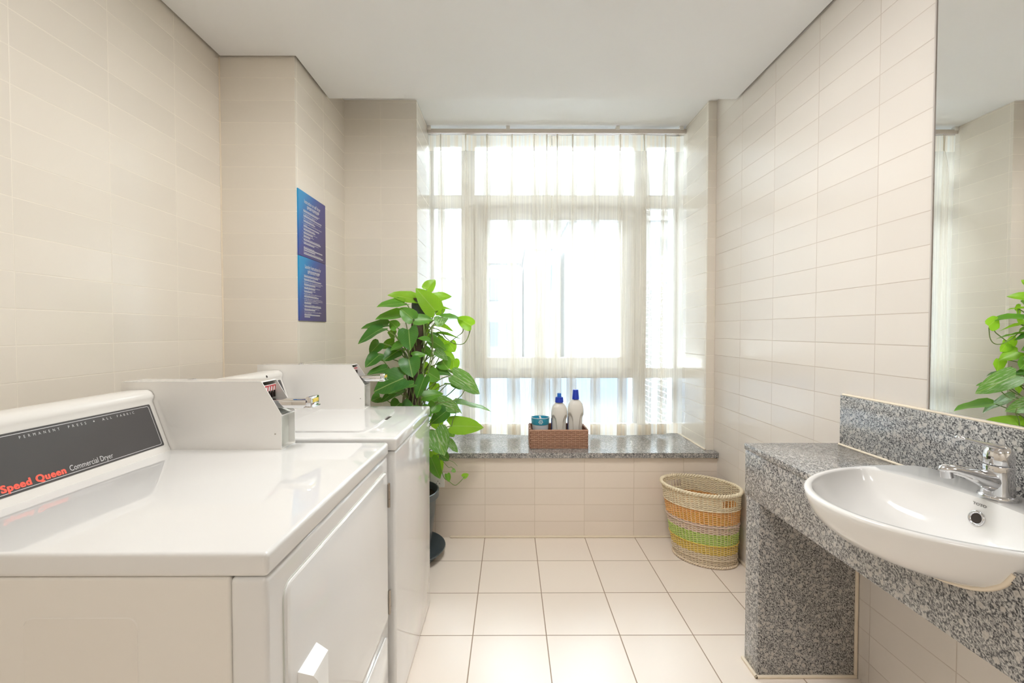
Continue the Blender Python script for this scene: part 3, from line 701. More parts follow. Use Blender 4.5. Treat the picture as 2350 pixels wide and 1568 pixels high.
def bottle(x, y, label, H, neck_z, kind):
    z0 = ZS+.006
    t = thing('detergent_bottle', label, 'bottle', (x, y, z0), 'white detergent bottles')
    prof = [(.044, 0), (.049, .006), (.050, .05), (.050, .10), (.0505, .16), (.0515, .19), (.050, .215), (.044, .238), (.034, .253), (.024, .262), (.018, .266), (.017, .272)]
    k = (neck_z)/.272; n = 80; rs = []
    for r, z in prof:
        ring = []
        for i in range(n):
            a = 2*math.pi*i/n; ca, sa = math.cos(a), math.sin(a)
            e = .82
            px = r*math.copysign(abs(ca)**e, ca); py = .70*r*math.copysign(abs(sa)**e, sa)
            ring.append([x+px, y+py, z0+z*k])
        rs.append(ring)
    b = NB(); R = rings(b, rs)
    bmesh.ops.subdivide_edges(b, edges=[e for e in b.edges if abs(e.verts[0].co.z-e.verts[1].co.z) > .02], cuts=7, use_grid_fill=True)
    for v in b.verts:       # two finger grips pressed into the flanks, arched at the top
        u = abs(v.co.x-x)/.05; h = (v.co.z-z0)/k
        if v.co.y < y+.025 and u > .2:
            e = math.hypot((u-.80)/.46, (h-.085)/(.108 if h > .085 else .085))
            f = max(0, min(1, (1.0-e)/.26)); f = f*f*(3-2*f)
            v.co.y += .017*f; v.co.x -= math.copysign(.0045, v.co.x-x)*f
    obj('bottle_body', b, M['bottle'], t, 50)
    zc = z0+neck_z
    if kind == 'spout':
        b = NB(); lathe(b, [(.0265, -.004), (.0270, .0), (.0255, .022), (.0245, .028), (.017, .029)], (x, y, zc), 28); cp = obj('cap', b, M['blue_cap'], t)
        b = NB(); lathe(b, [(.0135, .027), (.0130, .050), (.0118, .053), (.0, .0535)], (x, y, zc), 24, cap1=False); obj('spout', b, M['blue_cap2'], cp)
        for i in range(20):
            pass
    else:
        b = NB(); lathe(b, [(.0225, -.004), (.0222, .0), (.0175, .053), (.0165, .056), (.0, .0565)], (x, y, zc), 28, cap1=False); obj('cap', b, M['blue_cap'], t)
    b = NB(); lab = []
    for z in (.045, .10, .16):
        lab.append([(x+.0512*math.copysign(abs(math.cos(a))**.82, math.cos(a)), y+.70*.0512*math.copysign(abs(math.sin(a))**.82, math.sin(a)), z0+z*k) for a in [math.radians(42+134*i/16) for i in range(17)]])
    rings(b, lab, False, False, False); obj('label', b, M['blue_label'], t, 60)
bottle(.313, 2.925, 'white detergent bottle with a stepped two-tone blue spout cap in the basket', .335, .266, 'spout')
bottle(.419, 2.935, 'white detergent bottle with a plain tapered blue cap in the basket', .345, .284, 'plain')
M['teal'] = plain('teal_plastic', srgb(64, 168, 198), .35, noise=.03)
M['clear_tub'] = plain('cloudy_plastic', srgb(222, 226, 232), .25, noise=.02)
tb = thing('plastic_tub', 'round clear tub with a turquoise ring lid in the basket', 'tub', (.192, 2.93, ZS+.006))
c_ = (.192, 2.93, ZS+.006)
b = NB(); lathe(b, [(.046, 0), (.048, .004), (.053, .125), (.053, .128)], c_, 36); obj('tub_body', b, M['clear_tub'], tb)
b = NB(); lathe(b, [(.0545, .122), (.0555, .126), (.0575, .158), (.0580, .164), (.0535, .165), (.052, .150), (.0, .149)], c_, 40, cap0=False, cap1=False); ld = obj('tub_lid', b, M['teal'], tb)
b = NB(); tube(b, [(c_[0]+.0565*math.cos(a), c_[1]+.0565*math.sin(a), c_[2]+.1645) for a in [2*math.pi*i/40 for i in range(40)]], .0022, 8, True); obj('lid_rim', b, M['clear_tub'], ld)
b = NB(); box(b, c_[0]-.006, c_[0]+.006, c_[1]-.053, c_[1]+.053, c_[2]+.156, c_[2]+.164, .002); obj('lid_handle', b, M['white'], ld)
for k in range(8):
    a = 2*math.pi*k/7; rr = 0 if k == 7 else .011
    dx, dz = rr*math.sin(a), rr*math.cos(a)
    yf = -math.sqrt(.0575**2-dx*dx)
    b = NB(); lathe(b, [(.0036, 0), (.0036, .0016), (.002, .0024)], (0, 0, 0), 12); bmesh.ops.rotate(b, verts=b.verts, cent=(0, 0, 0), matrix=Matrix.Rotation(math.pi/2, 3, 'X'))
    bmesh.ops.translate(b, verts=b.verts, vec=(c_[0]+dx, c_[1]+yf+.0015, c_[2]+.143+dz)); obj('flower_dot', b, M['white'], ld)

# ------------------------------------------------------------------ wall outlet
ou = thing('wall_outlet', 'white five-hole wall outlet low on the wall behind the trailing leaves', 'outlet', (-.434, YS, .348))
b = NB(); box(b, -.477, -.391, YS-.009, YS, .305, .391, .003); obj('cover_plate', b, M['white'], ou)
for dx, dz, rot in ((0, .018, 0), (0, -.006, 0), (-.010, -.020, .5), (.010, -.020, -.5)):
    b = NB(); box(b, -.0012, .0012, -.001, .001, -.004, .004); bmesh.ops.rotate(b, verts=b.verts, cent=(0, 0, 0), matrix=Matrix.Rotation(rot, 3, 'Y'))
    bmesh.ops.translate(b, verts=b.verts, vec=(-.430+dx, YS-.0094, .348+dz)); obj('socket_slot', b, M['gap'], ou, 0)

# ------------------------------------------------------------------ laundry hamper
HC = Vector((1.042, 2.500, 0)); HB = Vector((1.062, 2.484, 0)); HTH = math.radians(-38); HH = .388
def hamper_pt(a, z, dr=0.0):
    f = z/HH; s = .775+.225*f**.9
    ax, ay = .203*s+dr, .157*s+dr
    c = HB.lerp(HC, f); p = Vector((ax*math.cos(a), ay*math.sin(a), 0)); p.rotate(Matrix.Rotation(HTH, 3, 'Z'))
    return Vector((c.x+p.x, c.y+p.y, z))
ham = thing('laundry_hamper', 'oval wicker laundry hamper with orange pink green and yellow bands in the corner', 'hamper', (HB.x, HB.y, 0))
def wick(name, c, noise=.12): return plain(name, c, .5, noise=noise, nscale=140)
BAND = [('base_band', wick('natural_wicker', srgb(236, 217, 190)), 0, .072), ('yellow_band', wick('yellow_wicker', srgb(238, 206, 100)), .072, .122), ('green_band', wick('green_wicker', srgb(192, 218, 112)), .122, .182),
        ('pink_band', wick('pink_wicker', srgb(232, 206, 190)), .182, .232), ('orange_band', wick('orange_wicker', srgb(246, 182, 104)), .232, .306), ('top_band', wick('cream_wicker', srgb(244, 229, 198)), .306, .384)]
NS = 56
holes = (math.radians(-66)-HTH, math.radians(114)-HTH)
def in_hole(a, z):
    if not (.328 < z < .362): return False
    return any(abs((a-h+math.pi) % (2*math.pi)-math.pi) < .27 for h in holes)
for nm, mt, z0, z1 in BAND:
    b = NB(); nrow = max(3, round((z1-z0)/.0053)); q = NS*4
    for r in range(nrow):
        z = z0+(r+.5)*(z1-z0)/nrow; seg = []
        def flush(seg):
            if len(seg) > 2: tube(b, seg, .0026, 5)
        full = not any(in_hole(2*math.pi*i/q, z) for i in range(q))
        pts = [(2*math.pi*i/q) for i in range(q)]
        P = lambda a: hamper_pt(a, max(.003, z), .0030*math.cos(a*NS/2+(r % 2)*math.pi))
        if full: tube(b, [P(a) for a in pts], .0027, 5, True)
        else:
            st = next(i for i in range(q) if in_hole(pts[i], z)); seg = []
            for i in range(st, st+q+1):
                a = pts[i % q]
                if in_hole(a, z): flush(seg); seg = []
                else: seg.append(P(a))
            flush(seg)
    obj(nm, b, mt, ham, 80)
b = NB()
for i in range(NS):
    a = 2*math.pi*(i+.5)/NS
    tube(b, [hamper_pt(a, HH*k/7+.001, .0005) for k in range(8)], .0024, 5)
obj('stakes', b, BAND[5][1], ham, 80)
b = NB()
for ph in (0, math.pi):
    tube(b, [hamper_pt(2*math.pi*i/240, HH+.0055*math.sin(40*2*math.pi*i/240+ph), .004+.0055*math.cos(40*2*math.pi*i/240+ph)) for i in range(240)], .0055, 6, True)
obj('braided_rim', b, BAND[5][1], ham, 80)
b = NB()
for ph in (0, math.pi):
    tube(b, [hamper_pt(2*math.pi*i/240, .008+.004*math.sin(40*2*math.pi*i/240+ph), .006+.003*math.cos(40*2*math.pi*i/240+ph)) for i in range(240)], .0040, 6, True)
tube(b, [hamper_pt(2*math.pi*i/120, .044, .0055) for i in range(120)], .0022, 6, True)
obj('foot_braid', b, BAND[0][1], ham, 80)
for z, k in ((.306, 5), (.222, 3), (.122, 1)):
    b = NB(); tube(b, [hamper_pt(2*math.pi*i/120, z, .0058) for i in range(120)], .0024, 6, True); obj('binding_cord', b, BAND[k][1], ham, 80)
b = NB(); rings(b, [[hamper_pt(2*math.pi*i/60, z, -.006) for i in range(60)] for z in (.004, .009)]); obj('hamper_floor', b, BAND[0][1], ham)

# ------------------------------------------------------------------ vanity counter
CT, CFX = .816, .880
BC = Vector((.94, 1.02, 0))            # basin centre for its outline
def out_outline(a, s=1.0):
    """outer basin outline: front half-ellipse, straight back with round corners"""
    d = Vector((math.cos(a), math.sin(a)))
    def inside(p):
        x, y = p.x, abs(p.y-1.02)
        if x < 1.09: return ((1.09-x)/.388)**2.0+(y/.287)**2.05 < 1
        if x > 1.183 or y > .285: return False
        ex, ey = x-(1.183-.05), y-(.285-.05)
        return not (ex > 0 and ey > 0 and ex*ex+ey*ey > .0025)
    lo, hi = 0.0, .6
    for _ in range(32):
        m = (lo+hi)/2
        if inside(Vector((BC.x, BC.y))+d*m): lo = m
        else: hi = m
    return lo*s
def in_outline(a, off=.015):
    d = Vector((math.cos(a), math.sin(a)))
    def inside(p):
        x, y = p.x, abs(p.y-1.02)
        A, B = .388-off, .287-off*1.15
        if y >= B: return False
        back = 1.080-1.15*y*y
        if x > back: return False
        if x > 1.09: return False
        return ((1.09-x)/A)**2.0+(y/B)**2.05 < 1
    lo, hi = 0.0, .6
    for _ in range(32):
        m = (lo+hi)/2
        if inside(Vector((BC.x, BC.y))+d*m): lo = m
        else: hi = m
    return lo
NA = 128; ANG = [2*math.pi*i/NA for i in range(NA)]
OUT = [out_outline(a) for a in ANG]; INN = [in_outline(a) for a in ANG]
for _ in range(3): INN = [(INN[i-1]+2*INN[i]+INN[(i+1) % NA])/4 for i in range(NA)]
CO = Vector((1.06, 1.02))              # outer profile shrinks towards here
def oring(s, z):
    r = []
    for a, d in zip(ANG, OUT):
        p = Vector((BC.x, BC.y))+Vector((math.cos(a), math.sin(a)))*d
        p = CO+(p-CO)*s; r.append((p.x, p.y, z))
    return r
def iring(s, z, c=(.985, 1.02)):
    r = []; c = Vector(c)
    for a, d in zip(ANG, INN):
        p = Vector((BC.x, BC.y))+Vector((math.cos(a), math.sin(a)))*d
        p = c+(p-c)*s; r.append((p.x, p.y, z))
    return r
RIM = .852
OPROF = [(.985, RIM), (.997, RIM-.003), (1.0, RIM-.008), (.992, RIM-.020), (.972, RIM-.040), (.925, RIM-.066), (.845, RIM-.089), (.735, RIM-.108), (.60, RIM-.122), (.46, RIM-.133), (.30, RIM-.141)]
van = thing('vanity_counter', 'grey speckled granite vanity counter with splashback along the right wall', 'counter', (1.06, 1.0, 0))
b = NB()
box(b, CFX-.003, XR-.002, .15, 1.708, CT-.022, CT, .002)
ctop = obj('countertop', b, M['granite'], van, 30)
b = NB(); box(b, CFX, CFX+.022, .15, 1.706, .625, CT-.0225, .001); apr = obj('apron', b, M['granite'], van, 30)
# cut the basin opening out of slab and apron
def cutter(target, co):
    target_w = WORLD[target.name]; co.location = (0, 0, 0)
    md = target.modifiers.new('b', 'BOOLEAN'); md.operation = 'DIFFERENCE'; md.object = co; md.solver = 'EXACT'
    bpy.context.view_layer.update()
    dg = bpy.context.evaluated_depsgraph_get(); dg.update()
    me = bpy.data.meshes.new_from_object(target.evaluated_get(dg)); target.modifiers.clear()
    old = target.data; me.materials.clear(); me.materials.append(M['granite']); target.data = me
    bpy.data.objects.remove(co); bpy.data.meshes.remove(old)
bpy.context.view_layer.update()
c = NB(); rings(c, [oring(s*1.0, z) for s, z in OPROF]); bmesh.ops.recalc_face_normals(c, faces=c.faces)
me = bpy.data.meshes.new('c'); c.to_mesh(me); c.free(); 
for target in (ctop, apr):
    co = bpy.data.objects.new('c', me); COL.objects.link(co); cutter(target, co)
b = NB(); box(b, CFX+.0005, XR-.002, 1.605, 1.695, .0, .793, .0015); obj('support_panel', b, M['granite'], van, 30)
b = NB(); box(b, XR-.021, XR-.002, .15, 1.680, CT+.0005, 1.000, .0015); obj('splashback', b, M['granite'], van, 30)
b = NB(); tube(b, [(XR-.023, .15, CT+.003), (XR-.023, 1.680, CT+.003)], .004, 8); tube(b, [(XR-.007, .15, 1.001), (XR-.007, 1.684, 1.001)], .005, 8); obj('sealant_line', b, M['sealant'], van)
b = NB(); box(b, CFX-.010, XR-.002, 1.597, 1.606, 0, .011, .003); box(b, CFX-.010, CFX+.001, 1.597, 1.703, 0, .011, .003); box(b, XR-.012, XR-.002, 1.597, 1.606, .011, .62, .003); obj('base_sealant', b, M['sealant'], van)

# ------------------------------------------------------------------ basin
bas2 = thing('wash_basin', 'white oval semi-recessed wash basin set in the granite counter', 'basin', (1.0, 1.02, CT))
IPROF = [(1.0, RIM), (.992, RIM-.003), (.985, RIM-.008), (.958, RIM-.024), (.90, RIM-.048), (.81, RIM-.072), (.66, RIM-.092), (.45, RIM-.106), (.22, RIM-.113), (.09, RIM-.115)]
b = NB(); rings(b, [oring(s, z) for s, z in OPROF[::-1]]+[iring(s, z) for s, z in IPROF], True, True, True)
bowl = obj('bowl', b, M['ceramic'], bas2, 65)
b = NB(); pts = []
for side in (-1, 1):
    seq = []
    for s, z in [(s_, z_) for s_, z_ in OPROF[2:]]:
        rg = oring(s, z); best = None
        for p, q in zip(rg, rg[1:]+rg[:1]):
            if (p[0]-CFX)*(q[0]-CFX) <= 0 and ((p[1]+q[1])/2-1.02)*side > 0 and p[0] != q[0]:
                f = (CFX-p[0])/(q[0]-p[0]); best = (CFX-.001, p[1]+(q[1]-p[1])*f, z)
        if best: seq.append(best)
    seq = [q for q in seq if q[2] < CT+.004]
    pts.append(seq)
zl = min(q[2] for s in pts for q in s)
path = pts[0]+[(CFX-.001, 1.02+(k/3.0)*.05, zl-.006) for k in (-1, 0, 1)]+pts[1][::-1]
tube(b, catmull(path, 4), .0052, 8); obj('sealant_bead', b, M['sealant'], bas2, 60)
# overflow ring, logo and drain
def back_wall(y, z):
    """point on the bowl's back wall at height z (radial profile) and its inward normal"""
    for (s0, z0), (s1, z1) in zip(IPROF, IPROF[1:]):
        if z1 <= z <= z0: s = s0+(s1-s0)*(z0-z)/(z0-z1); break
    rg = iring(s, z)
    for p, q in zip(rg, rg[1:]+rg[:1]):
        if p[0] > .99 and (p[1]-y)*(q[1]-y) <= 0: f = (y-p[1])/(q[1]-p[1]) if q[1] != p[1] else 0; return Vector((p[0]+(q[0]-p[0])*f, y, z))
def wall_frame(y, z):
    p = back_wall(y, z); t = (back_wall(y, z+.006)-back_wall(y, z-.006)).normalized(); h = (back_wall(y-.01, z)-back_wall(y+.01, z)).normalized()
    n = h.cross(t).normalized()
    if n.x > 0: n = -n
    return p, h, t, n
p, h, t, n = wall_frame(1.040, .806)
b = NB()
def ringpt(R, d): return [p+h*(R*math.cos(a))+t*(R*math.sin(a))+n*d for a in [2*math.pi*i/32 for i in range(32)]]
rings(b, [ringpt(.0180, -.001), ringpt(.0180, .002), ringpt(.0165, .0038), ringpt(.0135, .0038), ringpt(.0115, .001)], True, False, False); obj('overflow_ring', b, M['chrome'], bas2, 60)
b = NB(); rings(b, [ringpt(.0120, .0006), ringpt(.0120, .0012)]); obj('overflow_hole', b, M['gap'], bas2, 0)
p2, h2, t2, n2 = wall_frame(1.040, .8345)
M['logo'] = plain('grey_print', srgb(120, 116, 114), .5, noise=.02)
text('lettering', 'TOTO', p2+h2*-.0145+n2*.0006, h2, t2, .029, .0085, M['logo'], bas2, bold=.015)
b = NB(); lathe(b, [(.022, 0), (.022, .003), (.016, .005), (.0, .0055)], (.985, 1.02, RIM-.1148), 24, cap1=False); obj('drain_plug', b, M['chrome'], bas2)

# ------------------------------------------------------------------ faucet
fx, fy, fz = 1.124, 1.046, RIM
fau = thing('faucet', 'chrome single-lever faucet standing on the back of the wash basin', 'faucet', (fx, fy, fz))
def ell_ring(c, ax, u, v, ru, rv, n=24):
    u = Vector(u); v = Vector(v); return [Vector(c)+u*(ru*math.cos(2*math.pi*i/n))+v*(rv*math.sin(2*math.pi*i/n)) for i in range(n)]
b = NB(); lathe(b, [(.0345, .0), (.0350, .003), (.0335, .007), (.030, .009)], (fx, fy, fz), 36); obj('base_ring', b, M['chrome'], fau, 50)
b = NB(); lathe(b, [(.0295, .008), (.0285, .020), (.0275, .040), (.0270, .062), (.0272, .074), (.0262, .076)], (fx, fy, fz), 32); obj('faucet_body', b, M['chrome'], fau, 50)
b = NB()
sp = [((fx+.010, fz+.040), .027, .024), ((fx-.022, fz+.040), .026, .022), ((fx-.045, fz+.048), .017, .0185), ((fx-.075, fz+.058), .0125, .0165), ((fx-.105, fz+.066), .0108, .0155), ((fx-.122, fz+.068), .0100, .0145), ((fx-.131, fz+.066), .0070, .010), ((fx-.1345, fz+.064), .002, .003)]
rs = []
for i, ((x, z), rv, ru) in enumerate(sp):
    q = sp[min(i+1, len(sp)-1)][0]; p0 = sp[max(i-1, 0)][0]; d = Vector((q[0]-p0[0], 0, q[1]-p0[1])).normalized(); nn = Vector((0, 1, 0)).cross(d)
    rs.append(ell_ring((x, fy, z), d, (0, 1, 0), nn, ru, rv))
rings(b, rs); spo = obj('spout', b, M['chrome'], fau, 60)
b = NB(); tube(b, [(fx-.121, fy, fz+.066), (fx-.118, fy, fz+.048)], .0118, 20); obj('aerator', b, M['chrome'], spo, 40)
b = NB(); lathe(b, [(.0262, .079), (.0272, .081), (.0270, .096), (.0250, .108), (.0195, .117), (.0115, .122), (.0, .1235)], (fx, fy, fz), 32, cap1=False); hb = obj('lever_hub', b, M['chrome'], fau, 50)
b = NB(); rs = []
lv = [((fx+.016, fz+.106), .008, .016), ((fx-.006, fz+.118), .0075, .0185), ((fx-.034, fz+.124), .0050, .0150), ((fx-.062, fz+.131), .0036, .0115), ((fx-.085, fz+.137), .0034, .0100), ((fx-.094, fz+.1395), .0045, .0095), ((fx-.0985, fz+.140), .002, .005)]
for i, ((x, z), rv, ru) in enumerate(lv):
    q = lv[min(i+1, len(lv)-1)][0]; p0 = lv[max(i-1, 0)][0]; d = Vector((q[0]-p0[0], 0, q[1]-p0[1])).normalized(); nn = Vector((0, 1, 0)).cross(d)
    rs.append(ell_ring((x, fy, z), d, (0, 1, 0), nn, ru, rv))
rings(b, rs); obj('lever', b, M['chrome'], hb, 60)
b = NB(); tube(b, [(fx-.0275, fy-.004, fz+.094), (fx-.0262, fy-.004, fz+.094)], .0034, 10); obj('lever_screw', b, M['gap'], hb)
b = NB(); tube(b, [(fx+.034, fy+.004, fz+.004), (fx+.034, fy+.004, fz+.050)], .0028, 10); tube(b, [(fx+.034, fy+.004, fz+.050), (fx+.036, fy+.004, fz+.064)], .0048, 12); tube(b, [(fx+.036, fy+.004, fz+.064), (fx+.0365, fy+.004, fz+.068), (fx+.037, fy+.004, fz+.072)], [.005, .0075, .004], 14)
obj('drain_rod', b, M['chrome'], fau, 50)

# ------------------------------------------------------------------ mirror
mir = thing('wall_mirror', 'large frameless wall mirror above the granite splashback', 'mirror', (XR, .7, 1.006))
b = NB(); box(b, XR-.006, XR-.0005, .10, 1.338, 1.006, 2.300); obj('mirror_glass', b, M['mirror'], mir, 0)
b = NB(); box(b, XR-.009, XR-.0005, 1.3385, 1.344, 1.004, 2.302, .001, 1); box(b, XR-.010, XR-.0005, .10, 1.3385, 1.0005, 1.0058, .001, 1); obj('mirror_trim', b, M['mirror_edge'], mir, 0)

# ------------------------------------------------------------------ potted climbing plant
PC = Vector((-.574, 2.490, 0))
sau = thing('plant_saucer', 'dark slate plastic saucer on the floor under the plant pot', 'saucer', PC)
b = NB(); lathe(b, [(.0, .001), (.165, .001), (.172, .006), (.212, .050), (.218, .052), (.216, .057), (.206, .055), (.168, .010), (.0, .009)], PC, 56, cap0=False, cap1=False); bmesh.ops.remove_doubles(b, verts=b.verts, dist=1e-5); obj('saucer_dish', b, M['grey_plastic'], sau, 50)
pl = thing('potted_pothos', 'tall leafy green vine on a coir pole behind the washing machine', 'plant', PC+Vector((0, 0, .011)))
b = NB(); lathe(b, [(.0, .011), (.125, .011), (.130, .016), (.160, .24), (.168, .325), (.172, .328), (.182, .332), (.183, .366), (.176, .368), (.171, .362), (.160, .30), (.0, .298)], PC, 56, cap0=False, cap1=False); bmesh.ops.remove_doubles(b, verts=b.verts, dist=1e-5); obj('pot', b, M['grey_plastic'], pl, 50)
b = NB(); lathe(b, [(.0, .340), (.10, .338), (.167, .332), (.166, .305)], PC, 40, cap0=False, cap1=False); obj('soil', b, M['soil'], pl, 60)
pole = lambda z: Vector((-.560+.070*(z-.3)/1.1, 2.500-.02*(z-.3)/1.1, z))
b = NB(); tube(b, [pole(.32+.109*k/1.0) for k in range(11)], .035, 14); obj('coir_pole', b, M['coir'], pl, 60)
b = NB(); q = pole(1.34); lathe(b, [(.036, 0), (.038, .03), (.036, .055), (.026, .066), (.0, .070)], q, 20, cap1=False); lathe(b, [(.0365, -.045), (.0365, 0)], q, 20, cap0=False, cap1=False); obj('pole_cap', b, M['cap'], pl, 50)
def ray_pt(px, py, Y):
    """world point at depth Y on the photograph's pixel (2350 x 1568 frame)"""
    x, y = (px-1175)/F_PX, -(py-784)/F_PX
    f = math.cos(PITCH)+y*math.sin(PITCH); u = y*math.cos(PITCH)-math.sin(PITCH)
    X = x*math.cos(YAW)+f*math.sin(YAW); D = f*math.cos(YAW)-x*math.sin(YAW); k = Y/D
    return Vector((X*k, Y, EYE+u*k))
# leaves: base px, tip px, width px, depth of base, depth of tip, facing (f to the room, u upward, h between), colour
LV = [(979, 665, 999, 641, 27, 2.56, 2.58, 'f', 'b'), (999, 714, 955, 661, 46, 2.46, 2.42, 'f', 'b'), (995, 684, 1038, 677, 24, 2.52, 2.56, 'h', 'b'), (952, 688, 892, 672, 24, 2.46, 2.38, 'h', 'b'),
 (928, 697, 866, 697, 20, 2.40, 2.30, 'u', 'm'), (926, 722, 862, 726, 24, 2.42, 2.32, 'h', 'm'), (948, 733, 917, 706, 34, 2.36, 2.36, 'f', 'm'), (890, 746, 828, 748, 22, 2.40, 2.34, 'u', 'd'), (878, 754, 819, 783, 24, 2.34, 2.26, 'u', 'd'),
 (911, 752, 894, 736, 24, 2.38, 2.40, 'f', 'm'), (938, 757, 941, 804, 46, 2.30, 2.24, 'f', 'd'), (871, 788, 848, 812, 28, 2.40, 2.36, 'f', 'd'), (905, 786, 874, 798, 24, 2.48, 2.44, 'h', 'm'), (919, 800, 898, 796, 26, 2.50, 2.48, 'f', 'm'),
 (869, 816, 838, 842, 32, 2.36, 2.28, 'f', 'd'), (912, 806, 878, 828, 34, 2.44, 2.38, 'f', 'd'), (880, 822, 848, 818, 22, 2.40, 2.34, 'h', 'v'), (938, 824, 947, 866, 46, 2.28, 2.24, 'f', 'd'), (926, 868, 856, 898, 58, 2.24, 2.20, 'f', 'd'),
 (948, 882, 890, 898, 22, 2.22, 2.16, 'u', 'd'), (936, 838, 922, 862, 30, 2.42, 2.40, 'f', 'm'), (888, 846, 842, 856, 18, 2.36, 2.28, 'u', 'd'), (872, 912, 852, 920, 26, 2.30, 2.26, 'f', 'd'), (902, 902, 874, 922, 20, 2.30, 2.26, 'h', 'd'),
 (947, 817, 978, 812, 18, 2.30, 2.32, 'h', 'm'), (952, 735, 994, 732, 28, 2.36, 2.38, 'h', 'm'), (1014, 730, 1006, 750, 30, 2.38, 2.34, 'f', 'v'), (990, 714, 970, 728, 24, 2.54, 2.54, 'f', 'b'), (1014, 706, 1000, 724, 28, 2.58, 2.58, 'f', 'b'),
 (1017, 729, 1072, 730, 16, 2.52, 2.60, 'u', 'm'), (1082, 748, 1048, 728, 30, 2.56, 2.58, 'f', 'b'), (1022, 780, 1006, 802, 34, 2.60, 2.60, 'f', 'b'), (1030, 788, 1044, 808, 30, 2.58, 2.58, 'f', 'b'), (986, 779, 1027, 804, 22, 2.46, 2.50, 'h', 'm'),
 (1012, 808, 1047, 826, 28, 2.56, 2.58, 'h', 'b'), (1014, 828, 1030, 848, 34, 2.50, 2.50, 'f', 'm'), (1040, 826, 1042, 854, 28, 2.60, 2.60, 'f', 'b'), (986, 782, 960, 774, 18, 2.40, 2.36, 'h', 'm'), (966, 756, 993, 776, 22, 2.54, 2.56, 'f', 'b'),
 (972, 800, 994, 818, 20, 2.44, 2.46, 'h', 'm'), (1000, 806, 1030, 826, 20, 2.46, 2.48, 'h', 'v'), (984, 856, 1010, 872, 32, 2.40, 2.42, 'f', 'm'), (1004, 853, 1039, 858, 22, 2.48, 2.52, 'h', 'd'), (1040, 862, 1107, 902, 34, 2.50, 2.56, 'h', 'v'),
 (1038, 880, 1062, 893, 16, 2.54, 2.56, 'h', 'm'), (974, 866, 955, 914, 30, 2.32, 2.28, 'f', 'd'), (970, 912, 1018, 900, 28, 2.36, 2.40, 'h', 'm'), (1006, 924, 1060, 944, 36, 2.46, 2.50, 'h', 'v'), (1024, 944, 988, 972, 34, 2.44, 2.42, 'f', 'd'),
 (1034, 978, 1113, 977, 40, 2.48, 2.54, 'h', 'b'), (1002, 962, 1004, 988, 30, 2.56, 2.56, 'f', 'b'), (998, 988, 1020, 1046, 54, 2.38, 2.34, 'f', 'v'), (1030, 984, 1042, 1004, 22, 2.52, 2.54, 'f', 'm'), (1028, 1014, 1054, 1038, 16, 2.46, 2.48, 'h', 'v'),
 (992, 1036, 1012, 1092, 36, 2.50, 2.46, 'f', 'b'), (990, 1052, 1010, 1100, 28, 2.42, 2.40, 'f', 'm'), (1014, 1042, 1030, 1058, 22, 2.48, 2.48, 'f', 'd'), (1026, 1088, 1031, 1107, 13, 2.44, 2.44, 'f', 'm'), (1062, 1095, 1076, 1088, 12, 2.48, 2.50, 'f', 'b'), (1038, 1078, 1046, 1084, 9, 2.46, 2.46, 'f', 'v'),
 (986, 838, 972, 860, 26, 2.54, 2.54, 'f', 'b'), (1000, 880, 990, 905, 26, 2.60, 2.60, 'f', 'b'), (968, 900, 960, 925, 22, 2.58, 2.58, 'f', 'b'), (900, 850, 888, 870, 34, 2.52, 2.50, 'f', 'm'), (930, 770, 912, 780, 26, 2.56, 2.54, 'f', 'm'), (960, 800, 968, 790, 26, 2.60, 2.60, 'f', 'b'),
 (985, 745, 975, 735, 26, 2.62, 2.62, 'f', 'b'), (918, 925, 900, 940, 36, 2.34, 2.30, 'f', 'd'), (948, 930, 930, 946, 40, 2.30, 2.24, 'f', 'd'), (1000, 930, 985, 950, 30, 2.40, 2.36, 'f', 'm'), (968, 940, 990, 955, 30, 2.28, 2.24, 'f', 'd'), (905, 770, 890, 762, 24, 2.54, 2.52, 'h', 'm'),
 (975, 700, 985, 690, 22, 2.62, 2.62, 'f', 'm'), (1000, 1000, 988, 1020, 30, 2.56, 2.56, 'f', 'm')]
# leaves turned to the far side of the plant (seen in the mirror): x, y, z, direction, length, width
random.seed(5)
LB = [((-.30, 2.60, .82), (.75, .15, -.12), .20, .125, 'm'), ((-.36, 2.60, .93), (.8, .1, .02), .15, .10, 'm'), ((-.40, 2.58, .86), (.5, .25, -.35), .17, .12, 'v'), ((-.40, 2.62, 1.02), (.7, .15, -.25), .12, .06, 'd'), ((-.42, 2.60, 1.10), (.75, .1, -.2), .10, .055, 'm'), ((-.40, 2.56, 1.22), (.8, .1, -.12), .13, .06, 'm'), ((-.42, 2.58, 1.27), (.7, .2, -.2), .11, .06, 'b'), ((-.43, 2.55, 1.36), (.6, .1, .02), .11, .06, 'b')]
b = NB(); uvl = b.loops.layers.uv.new('UVMap'); bs = NB()
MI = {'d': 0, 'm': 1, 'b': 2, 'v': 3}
ET = [(-.02, .05), (-.12, .26), (-.05, .45), (.15, .52), (.37, .50), (.58, .415), (.77, .28), (.91, .125), (1.0, 0.0)]
MT = [0, .03, .10, .22, .40, .58, .75, .90, 1.0]
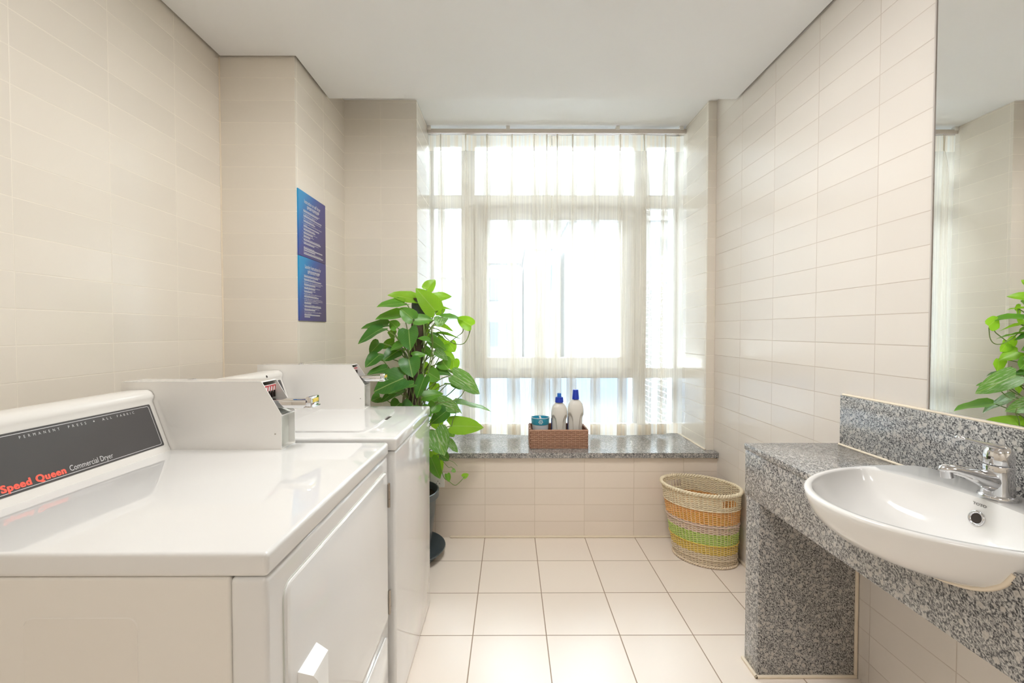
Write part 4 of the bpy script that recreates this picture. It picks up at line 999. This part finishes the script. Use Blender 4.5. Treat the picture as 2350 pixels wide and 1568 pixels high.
def leaf(B, T, W, nh, mi, fold=.16, droop=.10):
    a = T-B; L = a.length; a.normalize(); n = (nh-a*nh.dot(a)).normalized(); s = a.cross(n)
    ro = random.uniform(-.25, .25); n2 = n*math.cos(ro)+s*math.sin(ro); s = a.cross(n2); n = n2
    wav = random.uniform(0, 6)
    def P(t, w, side):
        return B+a*(L*t)+s*(W*w*side)+n*(fold*W*abs(w)*1.6-droop*L*max(0, t)**2+.03*W*math.sin(7*t+wav)*abs(w)*4)
    mid = [b.verts.new(P(t, 0, 1)) for t in MT]
    for side in (-1, 1):
        h = [b.verts.new(P(m*.5+e[0]*.5, e[1]*.55, side)) for m, e in zip(MT[:-1], ET[:-1])]+[mid[-1]]
        ed = [b.verts.new(P(e[0], e[1], side)) for e in ET[:-1]]+[mid[-1]]
        uvm = lambda i: (.5, MT[i]); uvh = lambda i: (.5+side*ET[i][1]*.5, MT[i]*.5+ET[i][0]*.5); uve = lambda i: (.5+side*ET[i][1], ET[i][0])
        for i in range(len(MT)-1):
            for A, C, ua, uc in ((mid, h, uvm, uvh), (h, ed, uvh, uve)):
                vs, us = [], []
                for v, u_ in ((A[i], ua(i)), (A[i+1], ua(i+1)), (C[i+1], uc(i+1)), (C[i], uc(i))):
                    if v not in vs: vs.append(v); us.append(u_)
                if side < 0: vs, us = vs[::-1], us[::-1]
                if len(vs) > 2:
                    f = b.faces.new(vs); f.material_index = mi
                    for lp, u_ in zip(f.loops, us): lp[uvl].uv = u_
NH = {'f': Vector((0, -1, .35)), 'u': Vector((0, -.45, 1)), 'h': Vector((0, -.9, .75))}
def petiole(B):
    z = max(.36, min(1.30, B.z-random.uniform(.06, .24))); q = pole(z)
    ang = math.atan2(B.y-q.y, B.x-q.x); st = q+Vector((math.cos(ang)*.034, math.sin(ang)*.034, 0))
    m = st.lerp(B, .5)+Vector((0, 0, -.01+.05*random.random()))
    tube(bs, bez(st, st.lerp(m, .7)+Vector((0, 0, .03)), m.lerp(B, .5)+Vector((0, 0, .02)), B, 8), [.0032]*4+[.0026]*5, 5)
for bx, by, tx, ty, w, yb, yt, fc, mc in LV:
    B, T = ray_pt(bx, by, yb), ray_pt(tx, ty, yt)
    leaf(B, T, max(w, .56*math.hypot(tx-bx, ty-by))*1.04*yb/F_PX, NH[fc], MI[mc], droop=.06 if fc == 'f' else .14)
    if by < 1060 and not (1010 < bx and 740 < by < 790): petiole(B)
for p, d, L, w, mc in LB:
    d = Vector(d).normalized(); p = Vector(p)
    leaf(p, p+d*L, w, Vector((.35, .25, 1)), MI[mc]); petiole(p)
for i in range(14):      # inner leaves close to the pole
    z = .62+.05*i; q = pole(z); an = random.uniform(0, 6.28); p = q+Vector((.07*math.cos(an), .07*math.sin(an), 0)); d = Vector((math.cos(an), math.sin(an), -.3)).normalized()
    leaf(p, p+d*.10, .07, Vector((d.x*.4, d.y*.4-.4, 1)), random.choice((0, 1, 1))); petiole(p)
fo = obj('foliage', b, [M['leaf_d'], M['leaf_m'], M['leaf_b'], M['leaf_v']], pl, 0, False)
for p_ in fo.data.polygons: p_.use_smooth = True
# long vines: the arching runner at the upper right, hanging runners, climbing stems
def vine(pp, r=.0026):
    tube(bs, catmull([ray_pt(x, y, Y) for x, y, Y in pp], 6), r, 6)
vine([(965, 748, 2.48), (985, 751, 2.52), (1008, 758, 2.55), (1022, 774, 2.56), (1034, 784, 2.57), (1048, 790, 2.57), (1063, 789, 2.57), (1073, 777, 2.57), (1081, 752, 2.56)])
vine([(1034, 784, 2.57), (1050, 772, 2.57), (1062, 762, 2.57), (1064, 753, 2.57)])
vine([(1014, 706, 2.56), (1015, 722, 2.55), (1013, 735, 2.50), (992, 752, 2.48), (990, 785, 2.46), (993, 820, 2.46)])
vine([(990, 752, 2.46), (993, 790, 2.45), (985, 840, 2.44), (976, 900, 2.42), (972, 945, 2.42)], .0034)
vine([(972, 735, 2.46), (974, 790, 2.44), (972, 850, 2.42), (966, 930, 2.42)], .0040)
vine([(1000, 800, 2.5), (985, 850, 2.46), (975, 890, 2.44), (968, 940, 2.44)])
vine([(1008, 820, 2.5), (992, 850, 2.48), (978, 880, 2.46)])
vine([(1015, 828, 2.5), (1000, 848, 2.48), (980, 880, 2.46)])
vine([(958, 820, 2.40), (960, 860, 2.40), (950, 900, 2.40), (944, 945, 2.40)], .0034)
vine([(1070, 884, 2.54), (1064, 900, 2.52), (1052, 914, 2.50), (1030, 922, 2.46), (1005, 926, 2.44), (990, 935, 2.42)], .0026)
vine([(1046, 890, 2.54), (1030, 905, 2.52), (1010, 918, 2.48), (985, 930, 2.44)])
vine([(1044, 938, 2.48), (1046, 950, 2.48), (1040, 962, 2.48), (1036, 980, 2.48)])
vine([(990, 935, 2.42), (1004, 960, 2.44), (1012, 1000, 2.44), (1008, 1050, 2.44), (1018, 1094, 2.44), (1030, 1104, 2.45), (1044, 1114, 2.46), (1056, 1106, 2.47), (1066, 1094, 2.48)], .0022)
vine([(1010, 1050, 2.46), (1028, 1072, 2.47), (1036, 1072, 2.47), (1042, 1080, 2.47)], .0018)
vine([(1012, 1046, 2.46), (1030, 1056, 2.47), (1042, 1062, 2.47), (1050, 1070, 2.47)], .0014)
obj('stems', bs, M['stem'], pl, 60)
b = NB()
for i in range(22):
    x, y = random.uniform(-.045, .045), random.uniform(-.06, .03); z = random.uniform(.78, .98)
    q0 = pole(z)+Vector((x, y-.02, 0)); q1 = Vector((PC.x+random.uniform(-.10, .12), PC.y+random.uniform(-.1, .06), .335))
    m = q0.lerp(q1, .5)+Vector((random.uniform(-.05, .05), random.uniform(-.04, .01), .02))
    tube(b, bez(q0, q0+Vector((x, -.01, -.06)), m, q1, 8), .0028, 5)
obj('aerial_roots', b, M['root'], pl, 60)
